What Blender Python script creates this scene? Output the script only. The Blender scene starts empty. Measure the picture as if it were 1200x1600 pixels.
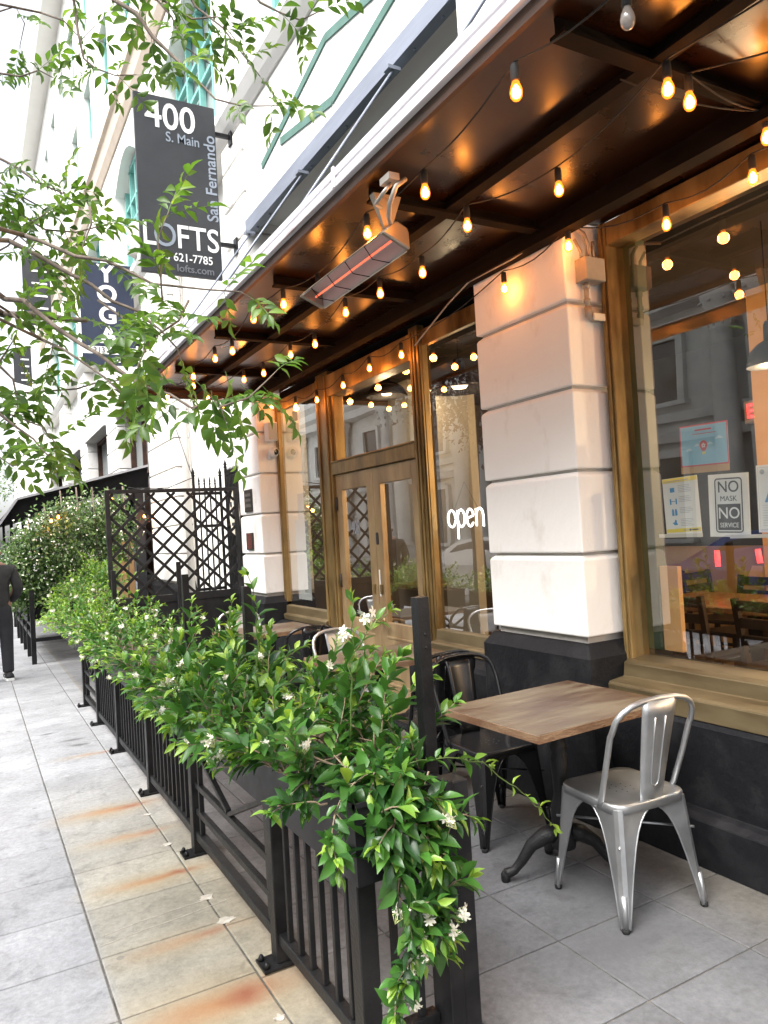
import bpy, bmesh, math, random
import numpy as np
from mathutils import Vector, Matrix
random.seed(7); RNG = np.random.default_rng(7)
S = bpy.context.scene
COL = S.collection
PI = math.pi
# ------------------------------------------------------------------ camera
H = 1.55
F, CX, CY = 1160.0, 600.0, 800.0
def _cam():
    dy = np.array([-46.-CX, 865.-CY, F]); dy /= np.linalg.norm(dy)
    hz = np.array([1, -0.058, 0.]); up = np.cross(hz, dy); up /= np.linalg.norm(up)
    if up[1] > 0: up = -up
    dx = np.cross(dy, up); dx /= np.linalg.norm(dx)
    if dx[0] < 0: dx = -dx
    return np.array([dx, dy, up])
RC = _cam()
cd = bpy.data.cameras.new('camera'); cam = bpy.data.objects.new('camera', cd); COL.objects.link(cam)
M = Matrix([[RC[i][0], -RC[i][1], -RC[i][2]] for i in range(3)]).to_4x4()
M.translation = (0, 0, H); cam.matrix_world = M
cd.sensor_fit = 'HORIZONTAL'; cd.sensor_width = 36; cd.lens = 36*F/1200; cd.clip_start = .05; cd.clip_end = 2000
S.camera = cam
S.render.resolution_x = 768; S.render.resolution_y = 1024
# ------------------------------------------------------------------ world, sun, exposure
SUN_EL, SUN_AZ = math.radians(58), math.radians(250)
w = bpy.data.worlds.new('World'); S.world = w; w.use_nodes = True
nt = w.node_tree; nt.nodes.clear()
sky = nt.nodes.new('ShaderNodeTexSky'); sky.sky_type = 'NISHITA'; sky.sun_disc = False
sky.sun_elevation = SUN_EL; sky.sun_rotation = SUN_AZ; sky.air_density = 1.0; sky.dust_density = 4.0; sky.ozone_density = 1.0
hs = nt.nodes.new('ShaderNodeHueSaturation'); hs.inputs['Saturation'].default_value = .22
bg = nt.nodes.new('ShaderNodeBackground'); bg.inputs['Strength'].default_value = .15
wo = nt.nodes.new('ShaderNodeOutputWorld')
nt.links.new(sky.outputs[0], hs.inputs['Color']); nt.links.new(hs.outputs[0], bg.inputs[0]); nt.links.new(bg.outputs[0], wo.inputs[0])
sd = bpy.data.lights.new('sun', 'SUN'); sd.energy = 1.8; sd.angle = math.radians(40); sd.color = (1, .96, .9)
so = bpy.data.objects.new('sun', sd); COL.objects.link(so)
sdir = Vector((math.sin(SUN_AZ)*math.cos(SUN_EL), math.cos(SUN_AZ)*math.cos(SUN_EL), math.sin(SUN_EL)))
so.rotation_euler = (-sdir).to_track_quat('-Z', 'Y').to_euler(); so.location = (-5, 0, 20)
S.view_settings.view_transform = 'Standard'; S.view_settings.look = 'None'; S.view_settings.gamma = 1
S.view_settings.exposure = 1.66
# ------------------------------------------------------------------ materials
def _new(name):
    m = bpy.data.materials.new(name); m.use_nodes = True
    n = m.node_tree; return m, n, n.nodes['Principled BSDF']
def mat(name, c1, c2=None, rough=.6, metal=0., scale=4., detail=6., bump=0., bscale=60., lo=.35, hi=.65, stretch=(1,1,1), spec=.5, rvar=0., coat=0., world=False):
    m, n, b = _new(name)
    b.inputs['Base Color'].default_value = (*c1, 1); b.inputs['Roughness'].default_value = rough
    b.inputs['Metallic'].default_value = metal; b.inputs['Specular IOR Level'].default_value = spec
    b.inputs['Coat Weight'].default_value = coat
    if world:
        tc = n.nodes.new('ShaderNodeNewGeometry'); co = tc.outputs['Position']
    else:
        tc = n.nodes.new('ShaderNodeTexCoord'); co = tc.outputs['Object']
    mp = n.nodes.new('ShaderNodeMapping'); mp.inputs['Scale'].default_value = stretch
    n.links.new(co, mp.inputs[0])
    if c2 or rvar:
        t = n.nodes.new('ShaderNodeTexNoise'); t.inputs['Scale'].default_value = scale; t.inputs['Detail'].default_value = detail
        t.inputs['Roughness'].default_value = .62
        n.links.new(mp.outputs[0], t.inputs['Vector'])
        if c2:
            r = n.nodes.new('ShaderNodeValToRGB'); r.color_ramp.elements[0].position = lo; r.color_ramp.elements[1].position = hi
            r.color_ramp.elements[0].color = (*c1, 1); r.color_ramp.elements[1].color = (*c2, 1)
            n.links.new(t.outputs[0], r.inputs[0]); n.links.new(r.outputs[0], b.inputs['Base Color'])
        if rvar:
            mr = n.nodes.new('ShaderNodeMapRange'); mr.inputs[1].default_value = .3; mr.inputs[2].default_value = .7
            mr.inputs[3].default_value = max(.02, rough-rvar); mr.inputs[4].default_value = min(1, rough+rvar)
            n.links.new(t.outputs[0], mr.inputs[0]); n.links.new(mr.outputs[0], b.inputs['Roughness'])
    if bump:
        t2 = n.nodes.new('ShaderNodeTexNoise'); t2.inputs['Scale'].default_value = bscale; t2.inputs['Detail'].default_value = 4
        n.links.new(mp.outputs[0], t2.inputs['Vector'])
        bp = n.nodes.new('ShaderNodeBump'); bp.inputs['Strength'].default_value = bump; bp.inputs['Distance'].default_value = .01
        n.links.new(t2.outputs[0], bp.inputs['Height']); n.links.new(bp.outputs[0], b.inputs['Normal'])
    return m
def emis(name, c, s):
    m, n, b = _new(name); b.inputs['Base Color'].default_value = (*c, 1)
    b.inputs['Emission Color'].default_value = (*c, 1); b.inputs['Emission Strength'].default_value = s; return m
def glassmat(name, tint=(1,1,1), refl=1.0, dust=.0):
    m = bpy.data.materials.new(name); m.use_nodes = True; n = m.node_tree; n.nodes.clear()
    o = n.nodes.new('ShaderNodeOutputMaterial'); mx = n.nodes.new('ShaderNodeMixShader')
    tr = n.nodes.new('ShaderNodeBsdfTransparent'); tr.inputs[0].default_value = (*tint, 1)
    gl = n.nodes.new('ShaderNodeBsdfGlossy'); gl.inputs['Roughness'].default_value = 0.0; gl.inputs[0].default_value = (1,1,1,1)
    fr = n.nodes.new('ShaderNodeFresnel'); fr.inputs[0].default_value = 1.5
    ma = n.nodes.new('ShaderNodeMath'); ma.operation = 'MULTIPLY'; ma.inputs[1].default_value = 2.0*refl; ma.use_clamp = True
    tc = n.nodes.new('ShaderNodeTexCoord'); ns = n.nodes.new('ShaderNodeTexNoise'); ns.inputs['Scale'].default_value = 1.3; ns.inputs['Detail'].default_value = 1
    bp = n.nodes.new('ShaderNodeBump'); bp.inputs['Strength'].default_value = .12; bp.inputs['Distance'].default_value = .01
    n.links.new(tc.outputs['Object'], ns.inputs[0]); n.links.new(ns.outputs[0], bp.inputs['Height']); n.links.new(bp.outputs[0], gl.inputs['Normal'])
    ge = n.nodes.new('ShaderNodeNewGeometry'); im = n.nodes.new('ShaderNodeMapRange'); im.inputs[3].default_value = 1.5; im.inputs[4].default_value = 1/1.5
    n.links.new(ge.outputs['Backfacing'], im.inputs[0]); n.links.new(im.outputs[0], fr.inputs[0])      # same reflectance from either side of the sheet
    n.links.new(fr.outputs[0], ma.inputs[0]); n.links.new(ma.outputs[0], mx.inputs[0])
    n.links.new(tr.outputs[0], mx.inputs[1]); n.links.new(gl.outputs[0], mx.inputs[2]); n.links.new(mx.outputs[0], o.inputs[0])
    return m
def leafmat(name, dark, mid, light, rough=.35, trans=.3):
    m, n, b = _new(name)
    at = n.nodes.new('ShaderNodeAttribute'); at.attribute_name = 'tint'
    r = n.nodes.new('ShaderNodeValToRGB'); e = r.color_ramp.elements
    e[0].position = 0; e[0].color = (*dark, 1); e[1].position = 1; e[1].color = (*light, 1)
    k = e.new(.5); k.color = (*mid, 1)
    n.links.new(at.outputs['Fac'], r.inputs[0]); n.links.new(r.outputs[0], b.inputs['Base Color'])
    b.inputs['Roughness'].default_value = rough
    tb = n.nodes.new('ShaderNodeBsdfTranslucent'); hs = n.nodes.new('ShaderNodeHueSaturation'); hs.inputs['Value'].default_value = 1.6
    hs.inputs['Saturation'].default_value = 1.1; hs.inputs['Hue'].default_value = .49
    n.links.new(r.outputs[0], hs.inputs['Color']); n.links.new(hs.outputs[0], tb.inputs[0])
    mx = n.nodes.new('ShaderNodeMixShader'); mx.inputs[0].default_value = trans
    o = n.nodes['Material Output']
    n.links.new(b.outputs[0], mx.inputs[1]); n.links.new(tb.outputs[0], mx.inputs[2]); n.links.new(mx.outputs[0], o.inputs[0])
    return m
MT = dict(
 stucco=mat('white_stucco', (.70,.65,.60), (.88,.865,.84), .75, scale=3.4, detail=12, lo=.27, hi=.44, bump=.4, bscale=24, stretch=(1,1,.55), rvar=.1, world=True),
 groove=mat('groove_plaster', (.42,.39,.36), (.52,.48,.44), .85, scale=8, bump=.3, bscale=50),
 upper=mat('painted_upper_wall', (.80,.79,.75), (.84,.83,.80), .8, scale=1.5, bump=.1, bscale=30, world=True),
 greywall=mat('grey_wall_trim', (.55,.53,.50), (.62,.60,.57), .8, scale=2),  # plain grey for hoods, sills, carved bracket and downpipe
 beige=mat('beige_cornice', (.60,.50,.40), (.66,.56,.46), .8, scale=3),
 teal=mat('teal_window_paint', (.16,.42,.38), (.22,.50,.45), .5, scale=6),
 tealdark=mat('green_trim_paint', (.07,.16,.13), (.10,.20,.17), .6, scale=6),
 charcoal=mat('charcoal_masonry_paint', (.0085,.009,.011), (.032,.032,.034), .62, scale=5.5, detail=11, lo=.48, hi=.92, bump=.45, bscale=30, rvar=.12, world=True, spec=.22),
 charcoal_worn=mat('worn_charcoal_ledge', (.05,.05,.055), (.12,.12,.12), .7, scale=14, bump=.4, bscale=60, stretch=(1,.3,1)),
 brass=mat('aged_brass', (.10,.058,.02), (.38,.26,.105), .42, .6, scale=3.0, lo=.3, hi=.72, bump=.08, bscale=20, stretch=(2,2,.5), rvar=.12),
 brassH=mat('aged_brass_rail', (.10,.070,.034), (.25,.195,.105), .5, .5, scale=2.6, lo=.3, hi=.72, bump=.08, bscale=18, stretch=(2,.5,2), rvar=.12),
 doorwood=mat('bronze_clad_door', (.22,.135,.065), (.50,.37,.20), .42, .35, scale=2.4, lo=.28, hi=.74, bump=.06, bscale=20, stretch=(2,2,.6), rvar=.1),
 soffit=mat('dark_painted_soffit', (.010,.0034,.0013), (.026,.009,.0028), .30, .15, scale=1.6, bump=.12, bscale=5, rvar=.10, world=True),
 beam=mat('dark_steel_beam', (.004,.0028,.002), (.008,.005,.0035), .8, .0, scale=5, spec=.08),
 fascia=mat('weathered_fascia_metal', (.66,.64,.68), (.25,.15,.12), .5, .1, scale=9, lo=.55, hi=.72, bump=.1, bscale=40, stretch=(1,.12,1), world=True),
 rust=mat('rusty_steel', (.075,.034,.02), (.03,.015,.01), .75, .0, scale=8, stretch=(1,.2,1), world=True),
 galv=mat('blue_grey_flashing', (.30,.33,.40), (.22,.24,.29), .5, .4, scale=4, stretch=(1,.2,1)),
 blackiron=mat('black_painted_iron', (.010,.010,.011), (.020,.020,.021), .42, .1, scale=8, bump=.15, bscale=90, rvar=.12, spec=.22),
 blackbox=mat('black_planter_metal', (.013,.013,.015), (.040,.038,.038), .45, .1, scale=7, detail=11, lo=.45, hi=.85, bump=.06, bscale=25, rvar=.1, world=True, spec=.22),
 blackgloss=mat('black_gloss_chair_steel', (.010,.010,.011), rough=.25, metal=.1),
 silver=mat('brushed_galvanised_steel', (.38,.39,.40), (.56,.57,.58), .42, .9, scale=6, lo=.3, hi=.7, bump=.05, bscale=30, rvar=.1),
 iron_cast=mat('cast_iron_black', (.010,.010,.011), rough=.5, metal=.2, bump=.3, bscale=120),
 rubber=mat('black_rubber', (.012,.012,.012), rough=.8),
 wood=mat('worn_wood_top', (.050,.019,.008), (.135,.108,.072), .38, scale=2.1, detail=9, lo=.36, hi=.62, bump=.10, bscale=12, stretch=(1.0,5,1), rvar=.12),
 woodedge=mat('table_edge_wood', (.13,.06,.03), (.26,.17,.10), .5, scale=5, bump=.5, bscale=60, stretch=(1,1,3)),
 wood_in=mat('dining_wood', (.16,.07,.03), (.28,.14,.06), .3, scale=5, stretch=(1,5,1)),
 dark_wood=mat('dark_chair_wood', (.018,.010,.007), (.035,.02,.013), .4, scale=5),
 grout=mat('paving_grout', (.05,.047,.042), (.15,.14,.125), .9, scale=20, world=True),
 asphalt=mat('asphalt_surface', (.045,.045,.047), (.065,.065,.067), .9, scale=8, bump=.5, bscale=150, world=True),
 kerb=mat('concrete_kerb', (.30,.29,.28), (.38,.37,.35), .9, scale=6, bump=.3, world=True),
 glass=glassmat('window_glass', (.86,.88,.86), 2.1), glassd=glassmat('door_glass', (.82,.84,.82), 1.8),
 paper=mat('white_paper', (.78,.78,.77), rough=.7), tape=mat('clear_tape', (.62,.60,.55), rough=.4),
 ink=mat('black_ink', (.025,.025,.03), rough=.6), inkgrey=mat('grey_print', (.42,.43,.45), rough=.7),
 yellowp=mat('yellow_print', (.80,.66,.12), rough=.7), bluep=mat('sky_blue_print', (.28,.56,.72), rough=.7),
 blueink=mat('blue_print', (.08,.30,.58), rough=.7), redp=mat('red_print', (.62,.05,.06), rough=.7), cloudp=mat('pale_cloud_print', (.6,.75,.82), rough=.7),
 signgrey=mat('charcoal_sign_paint', (.022,.024,.029), (.032,.034,.040), .45, scale=3), signnavy=mat('navy_sign_paint', (.014,.022,.05), (.02,.03,.065), .45, scale=3),
 signwhite=mat('white_sign_letters', (.85,.85,.85), rough=.5), signlgrey=mat('grey_sign_letters', (.26,.30,.36), rough=.5),
 signdim=mat('dim_sign_letters', (.16,.17,.19), rough=.5),
 neon=emis('neon_tube_white', (1,1,1), 2.2),
 bulb=None, bulbcore=emis('bulb_filament_glow', (1.0,.60,.20), 12.0), bulboff=mat('dark_bulb_glass', (.25,.22,.2), rough=.1, spec=.8),
 heat=emis('heater_rod', (1.0,.16,.08), .42), reflector=mat('heater_reflector', (.42,.41,.40), rough=.35, metal=.0, spec=.8), heatbody=mat('heater_steel', (.40,.34,.28), (.5,.42,.34), .35, .9, scale=6),
 grey_metal=mat('grey_electrical_metal', (.30,.27,.24), (.38,.34,.30), .5, .4, scale=8),
 plastic_white=mat('white_plastic', (.70,.70,.70), rough=.35), plastic_grey=mat('grey_plastic', (.38,.36,.35), rough=.5), lens=mat('black_lens', (.004,.004,.005), rough=.05, spec=.9),
 bronze_plaque=mat('bronze_plaque', (.03,.028,.028), (.07,.065,.06), .4, .5, scale=30), plaque_txt=mat('plaque_relief', (.16,.15,.14), rough=.5, metal=.3), plaque_red=mat('plaque_red_relief', (.22,.06,.05), rough=.5),
 cream=mat('cream_ornament', (.60,.54,.44), (.7,.64,.54), .7, scale=12),
 orange=mat('orange_interior_wall', (.66,.33,.12), (.74,.41,.17), .7, scale=1.5), tan=mat('tan_interior_panel', (.46,.27,.12), (.52,.32,.15), .6, scale=2),
 inwall=mat('tan_grey_interior_wall', (.13,.10,.07), (.18,.14,.10), .7, scale=2), indark=mat('dark_interior', (.035,.028,.022), (.05,.04,.03), .7, scale=2), infloor=mat('interior_floor', (.12,.07,.045), (.16,.10,.06), .4, scale=3),
 greenp=mat('green_inner_mullion', (.012,.030,.011), (.02,.045,.017), .5, scale=5), partition=mat('pale_interior_partition', (.42,.38,.30), rough=.7),
 lampblack=mat('black_lamp_enamel', (.012,.012,.013), rough=.3), lampwhite=emis('lamp_inner_white', (1,.85,.6), .8),
 exitred=emis('exit_red_glow', (1,.06,.05), .9), exitbody=mat('exit_sign_body', (.5,.4,.3), rough=.5),
 stone=mat('grey_limestone', (.50,.52,.52), (.64,.65,.64), .85, scale=1.2, bump=.3, bscale=20, world=True), stoned=mat('limestone_joint', (.2,.2,.19), rough=.9),
 darkglass=mat('dark_window_glass', (.02,.022,.025), rough=.08, spec=.8), greyglass=mat('pale_grey_window_glass', (.35,.38,.38), rough=.15, spec=.8),
 bark=mat('tree_bark', (.10,.075,.06), (.20,.16,.13), .85, scale=25, bump=.6, bscale=60, stretch=(1,1,.3)), twig=mat('woody_stem', (.20,.14,.09), (.30,.24,.17), .8, scale=20), greenstem=mat('green_stem', (.10,.17,.04), rough=.5),
 soil=mat('planter_soil', (.03,.02,.014), (.06,.045,.03), .95, scale=30, bump=.8, bscale=60),
 jas=leafmat('jasmine_leaf', (.012,.045,.014), (.060,.175,.028), (.27,.42,.06), .33, .25),
 jasfar=leafmat('vine_leaf', (.03,.06,.02), (.10,.19,.05), (.28,.38,.13), .45, .3),
 treeleaf=leafmat('street_tree_leaf', (.035,.08,.018), (.072,.155,.026), (.17,.29,.045), .42, .45),
 purpleleaf=leafmat('plum_leaf', (.03,.015,.015), (.07,.03,.03), (.12,.07,.05), .5, .25),
 petal=mat('white_petal', (.82,.80,.70), rough=.55), petalc=mat('flower_throat', (.55,.60,.25), rough=.6), redleaf=mat('old_red_leaf', (.35,.08,.03), rough=.5),
 awning=mat('black_awning_canvas', (.004,.004,.0045), (.007,.007,.007), .9, scale=10, spec=.1), awnedge=mat('grey_awning_edge', (.30,.30,.32), rough=.6),
 skin=mat('brown_skin', (.25,.12,.075), rough=.55), jacket=mat('black_jacket_cloth', (.012,.012,.013), (.022,.022,.022), .75, scale=10, bump=.5, bscale=18), trousers=mat('black_trouser_cloth', (.012,.013,.016), (.02,.02,.025), .85, scale=10, bump=.4, bscale=14), shoewhite=mat('white_shoe_rubber', (.75,.75,.73), rough=.5), shoeblack=mat('black_shoe_canvas', (.015,.015,.017), rough=.7),
 carblue=mat('blue_car_paint', (.02,.07,.30), rough=.2, coat=1.0, metal=.3), carwhite=mat('white_car_paint', (.7,.7,.7), rough=.2, coat=1.0), tyre=mat('tyre_rubber', (.02,.02,.02), rough=.85), rim=mat('alloy_rim', (.5,.5,.5), rough=.3, metal=.9), tail=mat('red_tail_lens', (.5,.02,.02), rough=.2),
 purplecloth=mat('purple_banner_cloth', (.22,.10,.50), rough=.8), putty=mat('white_putty_patch', (.34,.31,.27), (.52,.49,.44), .9, scale=20), lattice=mat('black_lattice_paint', (.012,.012,.013), (.024,.024,.025), .5, .1, scale=6, spec=.22),
)
def bulbshell():
    m = bpy.data.materials.new('amber_bulb_glass'); m.use_nodes = True; n = m.node_tree; n.nodes.clear()
    o = n.nodes.new('ShaderNodeOutputMaterial'); ad = n.nodes.new('ShaderNodeAddShader')
    tr = n.nodes.new('ShaderNodeBsdfTransparent'); tr.inputs[0].default_value = (.95,.62,.30,1)
    em = n.nodes.new('ShaderNodeEmission'); em.inputs[0].default_value = (1,.22,.02,1); em.inputs[1].default_value = .62
    n.links.new(tr.outputs[0], ad.inputs[0]); n.links.new(em.outputs[0], ad.inputs[1]); n.links.new(ad.outputs[0], o.inputs[0]); return m
MT['bulb'] = bulbshell()
# ------------------------------------------------------------------ mesh builder
def ctx(o, label, cat, group=None, kind=None):
    if label: o['label'] = label
    if cat: o['category'] = cat
    if group: o['group'] = group
    if kind: o['kind'] = kind
    return o
def thing(name, label, cat, loc=(0,0,0), rz=0, group=None):
    o = bpy.data.objects.new(name, None); COL.objects.link(o); o.empty_display_size = .1
    o.location = loc; o.rotation_euler = (0, 0, rz); return ctx(o, label, cat, group)
def worg(p):
    v = Vector((0,0,0))
    while p is not None: v = v + Vector(p.location); p = p.parent
    return v
class MB:
    def __init__(s): s.v = []; s.f = []; s.mi = []; s.sm = []
    def add(s, vs, fs, mi=0, smooth=False):
        o = len(s.v); s.v += [tuple(v) for v in vs]
        for f in fs: s.f.append(tuple(i+o for i in f)); s.mi.append(mi); s.sm.append(smooth)
        return s
    def box(s, x0, y0, z0, x1, y1, z1, mi=0):
        x0, x1 = sorted((x0, x1)); y0, y1 = sorted((y0, y1)); z0, z1 = sorted((z0, z1))
        vs = [(x0,y0,z0),(x1,y0,z0),(x1,y1,z0),(x0,y1,z0),(x0,y0,z1),(x1,y0,z1),(x1,y1,z1),(x0,y1,z1)]
        return s.add(vs, [(0,3,2,1),(4,5,6,7),(0,1,5,4),(1,2,6,5),(2,3,7,6),(3,0,4,7)], mi)
    def bar(s, a, b, w, h, up=(0,0,1), mi=0):
        a = Vector(a); b = Vector(b); d = (b-a).normalized(); up = Vector(up)
        sx = d.cross(up)
        if sx.length < 1e-4: sx = d.cross(Vector((0,1,0)))
        sx.normalize(); sz = sx.cross(d).normalized()
        vs = []
        for p in (a, b):
            for (i, j) in ((-1,-1),(1,-1),(1,1),(-1,1)): vs.append(p+sx*(i*w/2)+sz*(j*h/2))
        return s.add(vs, [(0,1,2,3),(7,6,5,4),(0,4,5,1),(1,5,6,2),(2,6,7,3),(3,7,4,0)], mi)
    def tube(s, pts, r, n=8, mi=0, cap=True, closed=False):
        pts = [Vector(p) for p in pts]; m = len(pts); rs = r if isinstance(r, (list, tuple)) else [r]*m
        prev = None; vs = []
        for i, p in enumerate(pts):
            if closed: d = pts[(i+1) % m]-pts[i-1]
            else: d = pts[min(i+1, m-1)]-pts[max(i-1, 0)]
            d.normalize()
            if prev is None:
                u = d.cross(Vector((0,0,1)))
                if u.length < 1e-3: u = d.cross(Vector((1,0,0)))
            else: u = prev - d*prev.dot(d)
            u.normalize(); prev = u; v = d.cross(u)
            for k in range(n):
                a = 2*PI*k/n; vs.append(p+u*(math.cos(a)*rs[i])+v*(math.sin(a)*rs[i]))
        fs = []
        for i in range(m if closed else m-1):
            j = (i+1) % m
            for k in range(n): fs.append((i*n+k, i*n+(k+1) % n, j*n+(k+1) % n, j*n+k))
        if cap and not closed: fs.append(tuple(range(n-1, -1, -1))); fs.append(tuple((m-1)*n+k for k in range(n)))
        return s.add(vs, fs, mi, True)
    def lathe(s, prof, c=(0,0,0), n=16, mi=0, axis='z', smooth=True):
        vs = []; fs = []
        for (r, z) in prof:
            for k in range(n):
                a = 2*PI*k/n
                q = (r*math.cos(a), r*math.sin(a), z)
                if axis == 'x': q = (q[2], q[0], q[1])
                elif axis == 'y': q = (q[1], q[2], q[0])
                vs.append((q[0]+c[0], q[1]+c[1], q[2]+c[2]))
        m = len(prof)
        for i in range(m-1):
            for k in range(n): fs.append((i*n+k, i*n+(k+1) % n, (i+1)*n+(k+1) % n, (i+1)*n+k))
        fs.append(tuple(range(n-1, -1, -1))); fs.append(tuple((m-1)*n+k for k in range(n)))
        return s.add(vs, fs, mi, smooth)
    def prism(s, poly, axis, a, b, mi=0):
        # poly in the two other axes (order xyz without axis)
        n = len(poly)
        def P(q, t):
            if axis == 'x': return (t, q[0], q[1])
            if axis == 'y': return (q[0], t, q[1])
            return (q[0], q[1], t)
        vs = [P(q, a) for q in poly]+[P(q, b) for q in poly]
        fs = [tuple(range(n)), tuple(range(2*n-1, n-1, -1))]+[(i, (i+1) % n+0, (i+1) % n+n, i+n) for i in range(n)]
        return s.add(vs, fs, mi)
    def xf(s, mtx, start=0):
        s.v = s.v[:start]+[tuple(mtx @ Vector(v)) for v in s.v[start:]]; return s
    def build(s, name, m, parent=None, bevel=0, world=True, smooth=None, seg=1, sub=0):
        me = bpy.data.meshes.new(name); me.from_pydata(s.v, [], s.f)
        mats = m if isinstance(m, (list, tuple)) else [m]
        for q in mats: me.materials.append(MT[q] if isinstance(q, str) else q)
        me.polygons.foreach_set('material_index', s.mi)
        me.polygons.foreach_set('use_smooth', s.sm if smooth is None else [smooth]*len(s.f))
        me.update()
        bm = bmesh.new(); bm.from_mesh(me); bmesh.ops.recalc_face_normals(bm, faces=bm.faces); bm.to_mesh(me); bm.free()
        o = bpy.data.objects.new(name, me); COL.objects.link(o)
        if parent is not None:
            o.parent = parent
            if world:
                off = worg(parent)
                if off.length > 0: me.transform(Matrix.Translation(-off))
        if bevel:
            b = o.modifiers.new('bevel', 'BEVEL'); b.width = bevel; b.segments = seg; b.limit_method = 'ANGLE'; b.angle_limit = math.radians(40)
        if sub:
            b = o.modifiers.new('sub', 'SUBSURF'); b.levels = sub; b.render_levels = sub
        return o
def at_base(o):          # move a single-mesh object's origin to the base centre of its mesh
    me = o.data; c = np.array([v.co for v in me.vertices]); b = Vector(((c[:,0].min()+c[:,0].max())/2, (c[:,1].min()+c[:,1].max())/2, c[:,2].min()))
    me.transform(Matrix.Translation(-b)); o.location = Vector(o.location)+b; return o
def dup(root, loc, rz, label=None, group=None):
    def cp(o, par):
        c = o.copy(); COL.objects.link(c); c.parent = par
        for ch in o.children: cp(ch, c)
        return c
    r = cp(root, None); r.location = loc; r.rotation_euler = (0, 0, rz)
    if label: r['label'] = label
    if group: r['group'] = group
    return r
def text(name, body, size, m, parent, mtx, depth=.004, bold=0., sx=1., spacing=1., world=True):
    cu = bpy.data.curves.new(name, 'FONT'); cu.body = body; cu.size = size; cu.extrude = depth/2; cu.offset = bold
    cu.align_x = 'CENTER'; cu.align_y = 'CENTER'; cu.space_character = spacing; cu.resolution_u = 4
    t = bpy.data.objects.new(name, cu); COL.objects.link(t); bpy.context.view_layer.update()
    me = bpy.data.meshes.new_from_object(t.evaluated_get(bpy.context.evaluated_depsgraph_get()))
    bpy.data.objects.remove(t)
    me.transform(mtx @ Matrix.Scale(sx, 4, (1,0,0)))
    me.materials.clear(); me.materials.append(MT[m]); me.name = name
    o = bpy.data.objects.new(name, me); COL.objects.link(o); o.parent = parent
    if world: me.transform(Matrix.Translation(-worg(parent)))
    return o
def face_mx(loc, right, up):
    r = Vector(right).normalized(); u = Vector(up).normalized(); n = r.cross(u)
    m = Matrix((r, u, n)).transposed().to_4x4(); m.translation = loc; return m
# ------------------------------------------------------------------ leaves
_T = np.array([(0,0,0),(-.62,.22,.10),(0,.22,0),(.62,.22,.10),(-1,.5,.14),(0,.5,.03),(1,.5,.14),(-.62,.8,.03),(0,.8,-.04),(.62,.8,.03),(0,1.06,-.14)], float)
_TF = [(0,2,1),(0,3,2),(1,2,5,4),(2,3,6,5),(4,5,8,7),(5,6,9,8),(7,8,10),(8,9,10)]
_Q = np.array([(0,0,0),(-1,.5,.1),(1,.5,.1),(0,1,-.08)], float); _QF = [(0,2,3),(0,3,1)]
def leaves(name, m, parent, P, D, N, L, W, tint, simple=False):
    T, TF = (_Q, _QF) if simple else (_T, _TF)
    P = np.asarray(P, float); D = np.asarray(D, float); N = np.asarray(N, float); L = np.asarray(L, float); W = np.asarray(W, float)
    D /= np.linalg.norm(D, axis=1)[:, None]+1e-9
    N = N - (N*D).sum(1)[:, None]*D; N /= np.linalg.norm(N, axis=1)[:, None]+1e-9
    X = np.cross(D, N)
    V = P[:, None, :] + T[None, :, 0, None]*(W/2)[:, None, None]*X[:, None, :] + T[None, :, 1, None]*L[:, None, None]*D[:, None, :] + T[None, :, 2, None]*L[:, None, None]*N[:, None, :]
    n, k = V.shape[0], V.shape[1]
    me = bpy.data.meshes.new(name)
    loops = []; starts = []; tot = []
    c = 0
    for f in TF: starts.append(c); tot.append(len(f)); loops += list(f); c += len(f)
    loops = np.array(loops); starts = np.array(starts); tot = np.array(tot)
    LI = (loops[None, :]+np.arange(n)[:, None]*k).ravel(); ST = (starts[None, :]+np.arange(n)[:, None]*c).ravel()
    me.vertices.add(n*k); me.vertices.foreach_set('co', V.reshape(-1))
    me.loops.add(len(LI)); me.loops.foreach_set('vertex_index', LI.astype(np.int32))
    me.polygons.add(len(ST)); me.polygons.foreach_set('loop_start', ST.astype(np.int32)); me.polygons.foreach_set('loop_total', np.tile(tot, n).astype(np.int32))
    me.update(calc_edges=True); me.polygons.foreach_set('use_smooth', np.ones(len(ST), bool))
    a = me.attributes.new('tint', 'FLOAT', 'POINT'); a.data.foreach_set('value', np.repeat(np.asarray(tint, float), k).astype(np.float32))
    me.materials.append(MT[m]); me.validate()
    o = bpy.data.objects.new(name, me); COL.objects.link(o)
    if parent is not None: o.parent = parent; me.transform(Matrix.Translation(-worg(parent)))
    return o
def rnd(a, b): return random.uniform(a, b)
def nrm(v): v = np.asarray(v, float); return v/(np.linalg.norm(v)+1e-9)

exec_order = []
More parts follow.
